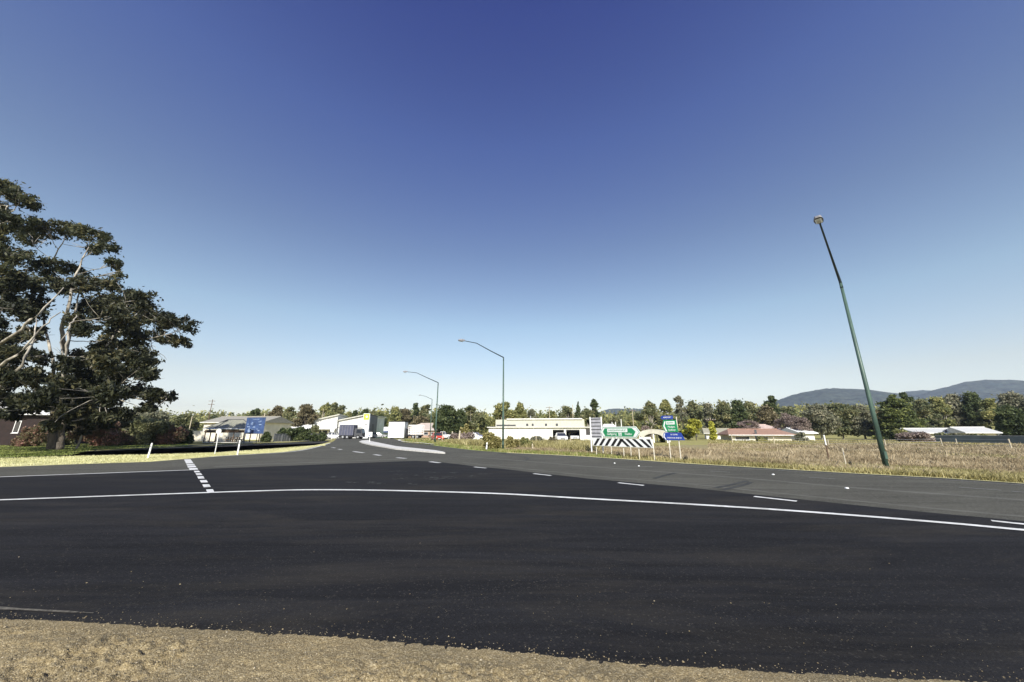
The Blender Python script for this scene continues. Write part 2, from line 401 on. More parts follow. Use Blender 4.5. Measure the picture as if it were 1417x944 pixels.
for a_, b_ in [((983,652.6),(1010,654.2)),((1120,661.3),(1156,663.7)),((1327,675.3),(1386,679.6)),((1400,681),(1430,683)),((884,645.8),(903,646.8))]:
    p, q = gp([a_, b_]); struct(strip('painted_dash', [p, q], 0.10, 0.021, M_FAINT))
for a_, b_ in [((0,845.6),(128,852.4))]:
    p, q = gp([a_, b_]); struct(strip('old_dusty_line', smooth_pts([ext(p, q, 1), p, q]), [0.05]*7+[0.03]*4+[0.012]*2, 0.024, mat('dust streak', (0.11, 0.10, 0.08), 0.9, var=0.4, scale=20)))
# stop line blocks at the side road
zq = lambda x, y: tuple(G(230+x/7.458, 625+y/7.458))[:2]
for q in [((183,87),(250,85),(280,125),(205,130)),((206,135),(286,132),(298,150),(215,152)),((217,157),(300,153),(311,168),(222,172)),((230,178),(318,176),(328,194),(240,196)),
          ((283,206),(335,204),(350,220),(292,223)),((300,232),(355,230),(372,250),(312,253)),((318,265),(380,262),(395,287),(330,290)),
          ((343,305),(412,303),(430,327),(358,330)),((370,350),(440,348),(458,375),(385,380)),((408,403),(480,400),(495,432),(425,440))]:
    struct(sheet('stop_line_block', [zq(*c) for c in q], 0.030, M_PAINT))
# worn patches, tar seams and tyre marks on the grey lanes
M_WEAR = asphalt_mat('polished wheel track', (0.098, 0.097, 0.082), (0.115, 0.114, 0.098), (0.14, 0.135, 0.12), 0.15, 0.6)
wt = gp([(640,632),(720,638),(814,646),(948,656),(1060,665),(1173,675),(1306,685),(1417,693)])
struct(strip('wheel_track', smooth_pts([*wt, ext(wt[-1], wt[-2], 2)]), 0.35, 0.016, M_WEAR))
wt = gp([(640,640.5),(700,646.5),(814,658.5),(948,670),(1060,681.5),(1173,693),(1306,706),(1417,716)])
struct(strip('wheel_track', smooth_pts([*wt, ext(wt[-1], wt[-2], 2)]), 0.22, 0.016, M_WEAR))
wt = gp([(296,646.5),(350,643.5),(420,641),(480,638.5),(560,636)])
struct(strip('wheel_track', smooth_pts(wt), 0.5, 0.016, M_WEAR))
for pl in [[(700,629),(722,632),(731,635),(724,638)],[(905,663),(918,659),(935,655)],[(990,676),(1015,671),(1034,666)],[(1000,679),(1028,672),(1040,668)]]:
    q = gp(pl); struct(strip('tyre_mark', smooth_pts(q), 0.16, 0.0165, mat('tyre mark', (0.036, 0.036, 0.03), 0.8, var=0.3, scale=3)))
q = gp([(690,627.8),(814,633.6),(948,643),(1060,649.8),(1173,656.6),(1306,663.8),(1417,671.5)])
struct(strip('road_shoulder_seal', smooth_pts([*q, ext(q[-1], q[-2], 3)]), 0.5, 0.0145, M_SEAL))
# scattered milled specks on the new seal, centre of the junction
random.seed(5); rng = np.random.default_rng(5)
mb = MB()
for c in [(487,669),(513,668),(548,658),(552,663),(595,662),(598,664),(606,661),(618,662),(573,671),(629,655),(667,657),(620,661),(553,653),(655,660),(575,659),(600,655),(526,670),(460,661)]:
    for _ in range(6):
        p = G(c[0]+random.gauss(0, 5), c[1]+random.gauss(0, .7)); a_ = random.uniform(.02, .09); b2 = random.uniform(.015, .05)
        mb.add([(p.x-a_, p.y-b2, .026), (p.x+a_*.8, p.y-b2*.9, .026), (p.x+a_, p.y+b2, .026), (p.x-a_*.9, p.y+b2*.7, .026)], [(0, 1, 2, 3)])
tag(mb.build('chalky_specks', mat('chalky speck', (0.07, 0.07, 0.066), 0.9, var=0.4, scale=30), fix=False), 'scattered pale scuffs and chips on the dark seal mid junction', 'scuff marks', kind='stuff')

# raised traffic island, kerbed concrete with pale top
isl = gp([(497,611.8),(501,610.4),(509,609.9),(514,611.6),(548,619.0),(601,624.9),(613,627.2),(616,628.4),(601,627.4),(548,622.6),(512,616.4),(501,613.8)])
mb = MB(); mb.slab(isl, 0.0, 0.12)
struct(mb.build('traffic_island', M_CONC))
# kerb return at the far side street
kr = gp([(600,606.9),(575,607.4),(560,608.2),(552,609.7),(556,611.6),(566,612.9),(580,613.9),(600,616.3)])
struct(strip('kerb_face', smooth_pts(kr), 0.4, 0.13, M_CONC))

# ------- left verge, access road, lawn
vg = [el_far]+el[:9]+gp([(452,613.2),(430,617.5),(405,620.5),(360,623.5),(300,627.2),(200,629.8),(100,632.0),(0,635.0)])
vg.append(ext(vg[-1], vg[-2], 5)); struct(sheet('dry_verge', vg, 0.010, M_VERGE))
ac = gp([(0,634.2),(100,631.4),(200,629.4),(300,626.8),(360,623.2),(405,620.0),(430,617.2),(452,612.4),(458,609.9),(440,610.1),(400,612.4),(350,614.6),(265,618.4),(180,621.4),(60,624.5),(0,626)])
lw = gp([(0,626),(60,624.5),(180,621.4),(265,618.4),(350,614.6),(350,612),(265,612),(180,612),(0,612)])
lw = [(-260, lw[0][1])]+lw+[(-260, 62)]; struct(sheet('lawn', lw, 0.006, M_LAWN))
ac2 = gp([(100,631.4),(200,629.4),(300,626.8),(360,623.2),(405,620.0),(430,617.2),(452,612.4),(458,609.9),(440,610.1),(400,612.4),(350,614.6),(265,618.4),(180,621.8),(120,624.5),(96,628)])
ac_l = gp([(0,635),(100,632),(104,624),(0,626)]); ac_l = [ext(ac_l[0], ac_l[1], 4)]+ac_l+[ext(ac_l[-1], ac_l[-2], 4)]
struct(sheet('lawn_front', ac_l, 0.008, M_LAWN))
struct(sheet('access_road', ac2, 0.010, M_SEAL))
kl = gp([(180,621.2),(265,617.9),(310,616.2),(350,614.2),(400,612.0),(440,609.8),(475,607.6),(500,606.6)])
struct(strip('kerb', smooth_pts(kl), 0.35, 0.12, M_CONC))
fp = gp([(300,612.6),(350,611.2),(400,609.8),(440,608.4),(470,606.6)])
struct(strip('footpath', smooth_pts(fp), 1.4, 0.014, M_CONC))
gb = gp([(514,606.3),(556,606.0),(558,602.2),(514,602.6)])
struct(sheet('green_lawn_far', gb, 0.02, mat('bright lawn', (0.22, 0.33, 0.07), 0.9, var=0.15, scale=0.4)))
# right green strip beside the road
gs = er[3:9]+gp([(814,627),(760,625),(700,621),(654,616.5),(612,612),(580,610)])
struct(sheet('green_verge', gs, 0.007, mat('green verge', (0.25, 0.29, 0.08), 0.9, var=0.3, scale=0.8)))
rv = er[6:]+[er_far]; inner = [(p[0]+0.25, p[1]+0.55) for p in rv]
struct(sheet('dry_edge', rv+inner[::-1], 0.009, M_VERGE))
pd = [(p[0]+.25, p[1]+.5) for p in er[4:]+[er_far]]+[(er_far[0], 44), (150, 48), (30, 48), (6, 46), (-8, 50)]
struct(sheet('paddock', pd, 0.004, M_PADD))
# grey track far across the paddock on the right
pdt = gp([(1290,606.5),(1420,609.2)]);

# ------------------------------------------------------------------ gravel shoulder in the foreground (real relief)
def vnoise(x, y, seed):
    def h(i, j): 
        n = (i*374761393+j*668265263+seed*1442695041) & 0xffffffff
        n = ((n ^ (n >> 13))*1274126177) & 0xffffffff
        return ((n ^ (n >> 16)) & 0xffff)/65535.0
    xi = np.floor(x).astype(np.int64); yi = np.floor(y).astype(np.int64); fx = x-xi; fy = y-yi
    fx = fx*fx*(3-2*fx); fy = fy*fy*(3-2*fy)
    a = h(xi, yi); b_ = h(xi+1, yi); c = h(xi, yi+1); d = h(xi+1, yi+1)
    return (a*(1-fx)+b_*fx)*(1-fy)+(c*(1-fx)+d*fx)*fy
def grid_object(name, X, Y, Z, m):
    ny, nx_ = X.shape; me = bpy.data.meshes.new(name)
    co = np.stack([X, Y, Z], -1).reshape(-1, 3).astype(np.float32)
    idx = np.arange(ny*nx_).reshape(ny, nx_)
    q = np.stack([idx[:-1, :-1], idx[:-1, 1:], idx[1:, 1:], idx[1:, :-1]], -1).reshape(-1, 4)
    me.vertices.add(len(co)); me.vertices.foreach_set('co', co.ravel())
    me.loops.add(q.size); me.loops.foreach_set('vertex_index', q.ravel().astype(np.int32))
    me.polygons.add(len(q)); me.polygons.foreach_set('loop_start', np.arange(0, q.size, 4, dtype=np.int32))
    me.polygons.foreach_set('use_smooth', np.ones(len(q), dtype=bool))
    me.materials.append(m); me.update(calc_edges=True); me.validate()
    o = bpy.data.objects.new(name, me); COL.objects.link(o); return o
eg = np.array(E_G)
gx = np.arange(-8.5, 6.0, 0.016); gy = np.arange(0.8, 4.2, 0.016)
X_, Y_ = np.meshgrid(gx, gy)
edge = np.interp(X_, eg[:, 0], eg[:, 1], left=None, right=None)
sl_ = (eg[1, 1]-eg[0, 1])/(eg[1, 0]-eg[0, 0]); edge = np.where(X_ < eg[0, 0], eg[0, 1]+(X_-eg[0, 0])*sl_, edge)
sl_ = (eg[-1, 1]-eg[-2, 1])/(eg[-1, 0]-eg[-2, 0]); edge = np.where(X_ > eg[-1, 0], eg[-1, 1]+(X_-eg[-1, 0])*sl_, edge)
s_ = edge-Y_
n_lo = vnoise(X_*1.3, Y_*1.3, 1)-.5; n_m = vnoise(X_*6, Y_*6, 2)-.5; n_h = vnoise(X_*24, Y_*24, 3)-.5; n_x = vnoise(X_*50, Y_*50, 4)-.5
rough_zone = np.clip((vnoise(X_*1.1+3, Y_*2.2, 9)-.45)*4, 0, 1)*np.clip((s_-.1)*4, 0, 1)
Z_ = 0.018+np.clip(s_, -.3, .35)*0.10+(n_lo*0.010+n_m*0.008+n_h*0.010+n_x*0.009)*np.clip(s_*5+.25, .25, 1)+rough_zone*(np.abs(n_m)*0.022+n_h*0.030+n_x*.026)
Z_ = np.where(s_ < -.25, -0.05, Z_)
struct(grid_object('gravel_shoulder', X_, Y_, Z_, M_GRAVEL))
struct(sheet('gravel_ground', [(-60, -20), (40, -20), (40, .85), (5.9, .85), (-8.4, .85), (-60, .85)], 0.03, M_GRAVEL))
struct(sheet('gravel_ground_side', [(-60, .84), (-8.45, .84), (-8.45, 4.3), (-60, 8.2)], 0.028, M_GRAVEL))
# stones: small facetted lumps merged as uncountable gravel
def stones(name, pts, sizes, m, label, seed):
    r = np.random.default_rng(seed)
    base = np.array([(1,0,0),(-1,0,0),(0,1,0),(0,-1,0),(0,0,1),(0,0,-1)], float)
    fc = np.array([(0,2,4),(2,1,4),(1,3,4),(3,0,4),(2,0,5),(1,2,5),(3,1,5),(0,3,5)])
    n = len(pts); V = base[None]*r.uniform(.55, 1.0, (n, 6, 1))*np.array([1, 1, .6])
    V += r.normal(0, .12, V.shape)
    th = r.uniform(0, 6.28, n); c, s = np.cos(th), np.sin(th)
    V = np.stack([V[..., 0]*c[:, None]-V[..., 1]*s[:, None], V[..., 0]*s[:, None]+V[..., 1]*c[:, None], V[..., 2]], -1)
    V = V*np.asarray(sizes)[:, None, None]+np.asarray(pts)[:, None, :]
    F = (fc[None]+6*np.arange(n)[:, None, None]).reshape(-1, 3)
    me = bpy.data.meshes.new(name); me.vertices.add(n*6); me.vertices.foreach_set('co', V.astype(np.float32).ravel())
    me.loops.add(F.size); me.loops.foreach_set('vertex_index', F.ravel().astype(np.int32))
    me.polygons.add(len(F)); me.polygons.foreach_set('loop_start', np.arange(0, F.size, 3, dtype=np.int32))
    me.materials.append(m); me.update(calc_edges=True)
    o = bpy.data.objects.new(name, me); COL.objects.link(o)
    return tag(o, label, 'stones', kind='stuff')
def stone_mat():
    m, t, p = new_mat('stone'); N = t.nodes; L = t.links
    geo = N.new('ShaderNodeNewGeometry')
    c = ramp(N, L, geo.outputs['Random Per Island'], [(0, (0.14, 0.105, 0.058)), (.5, (0.245, 0.195, 0.11)), (.85, (0.33, 0.27, 0.165)), (1, (0.42, 0.37, 0.28))])
    L.new(c, p.inputs['Base Color']); p.inputs['Roughness'].default_value = .9; return m
M_STONE = stone_mat()
n = 26000
sx_ = rng.uniform(-8, 5.5, n); sy_ = rng.uniform(1.3, 4.1, n)
iy = np.clip(((sy_-gy[0])/0.016).astype(int), 0, len(gy)-1); ix = np.clip(((sx_-gx[0])/0.016).astype(int), 0, len(gx)-1)
keep = (s_[iy, ix] > -.06+rng.exponential(.03, n)*-1)
zz = Z_[iy, ix]
kk = np.where(keep)[0]
stones('gravel_stones', np.stack([sx_[kk], sy_[kk], np.maximum(zz[kk], .018)+.001], -1), np.clip(rng.lognormal(-5.4, .45, len(kk)), .002, .018), M_STONE, 'loose tan gravel stones covering the near shoulder', 3)
n = 900
dd = rng.exponential(.45, n)*np.where(rng.uniform(0,1,n)<.25, 5, 1); sx_ = rng.uniform(-9, 9, n)
ed = np.interp(sx_, eg[:, 0], eg[:, 1]); ed = np.where(sx_ > eg[-1, 0], eg[-1, 1]-(sx_-eg[-1, 0])*.2, ed)
stones('stray_stones', np.stack([sx_, ed+dd, np.full(n, .021)], -1), np.clip(rng.lognormal(-5.8, .5, n), .0018, .011), M_STONE, 'stray pale stones flung onto the dark asphalt', 4)

# ------------------------------------------------------------------ hills
def hill(name, prof, Y, m, thick=700, seed=1):
    """ridge through the silhouette points, sloping down to both sides"""
    pr = smooth_pts([(P(x, y, Y).x, P(x, y, Y).z) for x, y in prof], 34)
    r = np.random.default_rng(seed); n = len(pr); m_ = 26
    Xg = np.zeros((m_, n)); Yg = Xg.copy(); Zg = Xg.copy()
    for j in range(m_):
        t_ = (j/(m_-1))*2-1
        for i, (x, z) in enumerate(pr):
            Xg[j, i] = x; Yg[j, i] = Y+t_*thick
            prof_h = max(0, 1-abs(t_)**1.5)
            Zg[j, i] = max(z, 2)*prof_h-2
    nn = vnoise(Xg/90+seed*7, Yg/90, seed)-.5; n2 = vnoise(Xg/25, Yg/25, seed+5)-.5
    fall = 1-np.abs(np.linspace(-1, 1, m_))[:, None]
    n3 = vnoise(Xg/9, Yg/9, seed+8)-.5
    Zg += nn*60*(1-fall)*2*fall+n2*5*fall+n3*7*fall
    return struct(grid_object(name, Xg, Yg, Zg, m))
def hill_mat():
    m, t, p = new_mat('wooded hill'); N = t.nodes; L = t.links
    s = N.new('ShaderNodeTexCoord').outputs['Object']
    n1 = noise(N, L, s, 0.012, 6, 0.75); n2 = noise(N, L, s, 0.035, 6, 0.85)
    c = ramp(N, L, n1, [(.35, (0.040, 0.056, 0.045)), (.6, (0.062, 0.075, 0.055)), (.75, (0.10, 0.10, 0.07))])
    c = mixc(N, L, 1.0, c, ramp(N, L, n2, [(.40, (.25,)*3), (.5, (.75,)*3), (.60, (1.35,)*3)]), 'MULTIPLY')
    L.new(c, p.inputs['Base Color']); p.inputs['Roughness'].default_value = 1; p.inputs['Specular IOR Level'].default_value = 0
    return m
M_HILL = hill_mat()
hill('hill', [(1040,592),(1065,568),(1085,554),(1105,545),(1130,539),(1155,538),(1180,540),(1210,546),(1240,552),(1275,562),(1320,590)], 2100, M_HILL, seed=2)
hill('hill', [(1190,592),(1215,556),(1235,548),(1262,541),(1285,541),(1310,545),(1340,556),(1380,575),(1420,592)], 2500, M_HILL, seed=3)
hill('hill', [(1230,592),(1290,551),(1310,541),(1330,532),(1352,526),(1378,527),(1400,528),(1425,532),(1480,540),(1560,560),(1650,592)], 2000, M_HILL, seed=4)
hill('hill', [(800,596),(822,577),(835,568),(848,565.5),(862,565.5),(876,565),(890,569),(910,580),(930,596)], 2800, M_HILL, seed=6)

# ------------------------------------------------------------------ vegetation
LEAF = {
 'gum':   [(0.0469, 0.0663, 0.0354), (0.1171, 0.137, 0.0663), (0.2225, 0.221, 0.1061), (0.3748, 0.3315, 0.1658)],
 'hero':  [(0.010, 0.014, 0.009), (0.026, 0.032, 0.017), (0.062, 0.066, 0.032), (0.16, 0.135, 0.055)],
 'hero_sunlit': [(0.016, 0.022, 0.012), (0.040, 0.050, 0.024), (0.090, 0.096, 0.044), (0.20, 0.18, 0.075)],  # lighter copy of the hero leaves, sunlight put into the colour
 'olive': [(0.073, 0.0918, 0.0413), (0.1703, 0.1882, 0.0734), (0.3041, 0.2984, 0.1148), (0.4622, 0.4131, 0.1607)],
 'dark':  [(0.0198, 0.0343, 0.0156), (0.0496, 0.0702, 0.0281), (0.0992, 0.1248, 0.0468), (0.1654, 0.1872, 0.078)],
 'grey':  [(0.0788, 0.0893, 0.0595), (0.1577, 0.1658, 0.1063), (0.259, 0.2508, 0.1658), (0.3829, 0.3506, 0.2444)],
 'brown': [(0.060, 0.052, 0.028), (0.125, 0.108, 0.058), (0.20, 0.17, 0.095), (0.29, 0.24, 0.14)],
 'bare':  [(0.1213, 0.0887, 0.0801), (0.2122, 0.1645, 0.143), (0.3183, 0.2574, 0.2217), (0.4093, 0.3289, 0.286)],
 'yellow':[(0.20, 0.20, 0.035), (0.34, 0.34, 0.05), (0.50, 0.49, 0.08), (0.60, 0.58, 0.14)],
 'conif': [(0.0214, 0.0336, 0.0168), (0.0623, 0.084, 0.0302), (0.1514, 0.1764, 0.0504), (0.2671, 0.2856, 0.084)],
 'red':   [(0.0668, 0.063, 0.036), (0.1431, 0.135, 0.063), (0.248, 0.153, 0.108), (0.3816, 0.18, 0.144)],
 'shrub': [(0.05, 0.0603, 0.0264), (0.1399, 0.1508, 0.066), (0.2797, 0.2828, 0.1414), (0.4795, 0.4524, 0.2639)],
 'reed':  [(0.12, 0.12, 0.04), (0.22, 0.20, 0.07), (0.34, 0.30, 0.12), (0.46, 0.40, 0.20)],
}
def leaves_mesh(name, centers, radii, counts, size, m, seed, aspect=1.7, hollow=0.55, droop=0.0, stray=.20, sm=1.45):
    """leaf cards spread in ellipsoid clumps, denser towards each clump's shell"""
    r = np.random.default_rng(seed); Pn = []
    for c, rd, n_ in zip(centers, radii, counts):
        d = r.normal(size=(n_, 3)); d /= np.linalg.norm(d, axis=1)[:, None]
        # lumpy shell
        ph = r.uniform(0, 6.28, 3)
        lump = 1+.18*np.sin(d[:, 0]*5+ph[0])*np.sin(d[:, 1]*5+ph[1])+.15*np.sin(d[:, 2]*6+ph[2])
        q = (hollow+(1-hollow)*r.uniform(0, 1, n_))**.8
        q *= np.where(r.uniform(0, 1, n_) < stray, r.uniform(1.0, sm, n_), 1)
        p = d*(q*lump)[:, None]*np.array(rd)[None]+np.array(c)[None]
        Pn.append(p)
    p = np.concatenate(Pn); n_ = len(p)
    a = r.normal(size=(n_, 3)); a[:, 2] -= droop; a /= np.linalg.norm(a, axis=1)[:, None]
    b_ = np.cross(a, r.normal(size=(n_, 3))); b_ /= np.linalg.norm(b_, axis=1)[:, None]
    s = size*r.uniform(.55, 1.35, n_)[:, None]
    A = a*s*aspect/2; B = b_*s/2
    V = np.stack([p-A, p+B*.9-A*.1, p+A, p-B], 1).reshape(-1, 3)
    me = bpy.data.meshes.new(name); me.vertices.add(4*n_); me.vertices.foreach_set('co', V.astype(np.float32).ravel())
    me.loops.add(4*n_); me.loops.foreach_set('vertex_index', np.arange(4*n_, dtype=np.int32))
    me.polygons.add(n_); me.polygons.foreach_set('loop_start', np.arange(0, 4*n_, 4, dtype=np.int32))
    me.materials.append(m); me.update(calc_edges=True); return me
def link(name, me, parent):
    o = bpy.data.objects.new(name, me); COL.objects.link(o); o.parent = parent; return o
def limb(mb_, a, b_, r0, r1, sag, rr, n=5, seg=6):
    a = Vector(a); b_ = Vector(b_); pts = []; L_ = (b_-a).length
    off = Vector((rr.uniform(-1, 1), rr.uniform(-1, 1), rr.uniform(-.3, .6)))*L_*sag
    for i in range(n+1):
        t_ = i/n; pts.append(a.lerp(b_, t_)+off*math.sin(t_*math.pi)+(Vector((rr.uniform(-1, 1), rr.uniform(-1, 1), rr.uniform(-1, 1)))*L_*.02 if 0 < i < n else Vector()))
    mb_.tube(pts, [r0+(r1-r0)*i/n for i in range(n+1)], seg)
    return pts
TREE_N = [0]
def tree(name, label, cat, px, top, wpx, Y, style='gum', shape='open', base=None, density=1.0, group=None, leafpx=None, name_crown='crown'):
    """px column, top row and width of the crown as in the photo, at depth Y"""
    TREE_N[0] += 1; sd = TREE_N[0]*13+7; rr = random.Random(sd)
    X = XG(px, Y, 4); hgt = H(px, top, Y); wid = W(wpx, Y)
    t = thing(name, label, cat, (X, Y, 0), 0, group)
    lp = leafpx or 2.1
    if shape == 'open': wid *= 1.3
    size = W(lp, Y); area = wpx*(hgt/W(1, Y))
    nl = int(area*5.0*density)
    tr = MB(); cs = []; rs = []; cn = []
    bark = BARKP if style in ('gum', 'hero', 'grey', 'olive') else BARKD
    r0 = max(.10, hgt*.020)
    if shape == 'open':                     # eucalypt: bare stem, tufted crown of uneven clumps
        fork = hgt*rr.uniform(.22, .38); lean = rr.uniform(-.05, .05)*hgt
        tp = limb(tr, (0, 0, 0), (lean, 0, fork), r0, r0*.75, .04, rr)
        nc = rr.randint(17, 24)
        for i in range(nc):
            f_ = (i+.5)/nc; z = hgt*(.34+.60*f_+rr.uniform(-.05, .05))
            env = math.sin(min(1, .35+f_*.9)*math.pi)*.5+.25
            x = rr.uniform(-1, 1)*wid*.5*env*1.3; y = rr.uniform(-1, 1)*wid*.5*env
            if i == nc-1: x *= .4
            rx = wid*rr.uniform(.08, .19); rz = min(rx, hgt*.11)*rr.uniform(.6, 1.0)
            z = min(z, hgt-rz)
            cs.append((x, y, z)); rs.append((rx, rx, rz)); cn.append(rx*rz)
            limb(tr, tp[-1], (x, y, z), r0*.5, r0*.12, .10, rr, 4, 5)
    elif shape == 'round':
        nc = rr.randint(20, 28)
        limb(tr, (0, 0, 0), (0, 0, hgt*.5), r0*1.3, r0*.7, .03, rr)
        for i in range(nc):
            th = rr.uniform(0, 6.28); q = rr.uniform(.15, .34); f_ = rr.uniform(.12, .86)
            e = math.sqrt(max(0.05, 1-(2*f_-1)**2))
            x = math.cos(th)*wid*q*e; y = math.sin(th)*wid*q*e; z = hgt*(.10+.80*f_)
            rx = wid*rr.uniform(.10, .21); rz = min(hgt*.16, rx*rr.uniform(.7, 1))
            z = min(max(z, rz*.8), hgt-rz)
            cs.append((x, y, z)); rs.append((rx, rx, rz)); cn.append(rx*rz)
            limb(tr, (0, 0, hgt*rr.uniform(.15, .4)), (x, y, z), r0*.5, r0*.12, .08, rr, 3, 5)
        cs.append((0, 0, hgt*.86)); rs.append((wid*.22, wid*.22, hgt*.13)); cn.append(wid*hgt*.03)
    elif shape == 'cone':
        limb(tr, (0, 0, 0), (0, 0, hgt*.95), r0, r0*.15, .0, rr)
        nt_ = 13
        for i in range(nt_):
            f_ = i/(nt_-1); z = hgt*(.06+.88*f_); rad = wid*.5*(1-f_)**(.65 if wid < 5 else .42)+wid*.05
            kk_ = max(2, int(8*(1-f_)+2))
            for j in range(kk_):
                th = 6.28*j/kk_+rr.uniform(-.4, .4); q = rad*rr.uniform(.45, .72)
                rx = rad*rr.uniform(.32, .5)+wid*.03
                cs.append((math.cos(th)*q, math.sin(th)*q, z+rr.uniform(-.03, .03)*hgt)); rs.append((rx, rx, hgt*rr.uniform(.035, .055))); cn.append(rx*hgt*.05)
    elif shape == 'column':
        limb(tr, (0, 0, 0), (0, 0, hgt*.8), r0*.8, r0*.2, .02, rr)
        for i in range(8):
            f_ = (i+.5)/8; rx = wid*.42*math.sin((.2+.75*f_)*math.pi)**.5*rr.uniform(.8, 1.1)
            cs.append((rr.uniform(-.1, .1)*wid, rr.uniform(-.1, .1)*wid, hgt*(.06+.88*f_))); rs.append((rx, rx, hgt*.09)); cn.append(rx*hgt*.1)
    elif shape == 'bush':
        for i in range(18):
            th = rr.uniform(0, 6.28); q = rr.uniform(0, .40); x = math.cos(th)*wid*q; y = math.sin(th)*wid*q*.7
            rx = wid*rr.uniform(.10, .17); rz = hgt*rr.uniform(.18, .30); z = rr.uniform(.1, 1)*(hgt-rz)
            z = max(z, rz*.6); cs.append((x, y, z)); rs.append((rx, rx, rz)); cn.append(rx*rz)
            limb(tr, (x*.3, y*.3, 0), (x, y, z), r0*.5, r0*.15, .06, rr, 3, 5)
    elif shape == 'twigs':                  # leafless or nearly
        limb(tr, (0, 0, 0), (0, 0, hgt*.35), r0, r0*.7, .03, rr)
        for i in range(26):
            th = rr.uniform(0, 6.28); q = rr.uniform(.1, .45); f_ = rr.uniform(.4, .97)
            e = math.sin(f_*2.6)
            x = math.cos(th)*wid*q*e; y = math.sin(th)*wid*q*e; z = hgt*f_
            limb(tr, (0, 0, hgt*rr.uniform(.2, .4)), (x, y, z), r0*.4, r0*.06, .10, rr, 4, 4)
            rx = wid*.13; cs.append((x, y, z-hgt*.02)); rs.append((rx, rx, hgt*.09)); cn.append(1)
        nl = int(nl*.8); size *= .55
    tot = sum(cn); cn = [max(12, int(nl*c/tot)) for c in cn]
    link('trunk', tr.build('trunk', bark, fix=False).data, t)
    bpy.data.objects.remove([o for o in COL.objects if o.name.startswith('trunk') and o.parent is None][-1])
    me = leaves_mesh(name_crown, cs, rs, cn, size, leaf_mat('leaf '+style, LEAF[style]), sd, hollow=.35)
    link(name_crown, me, t)
    return t

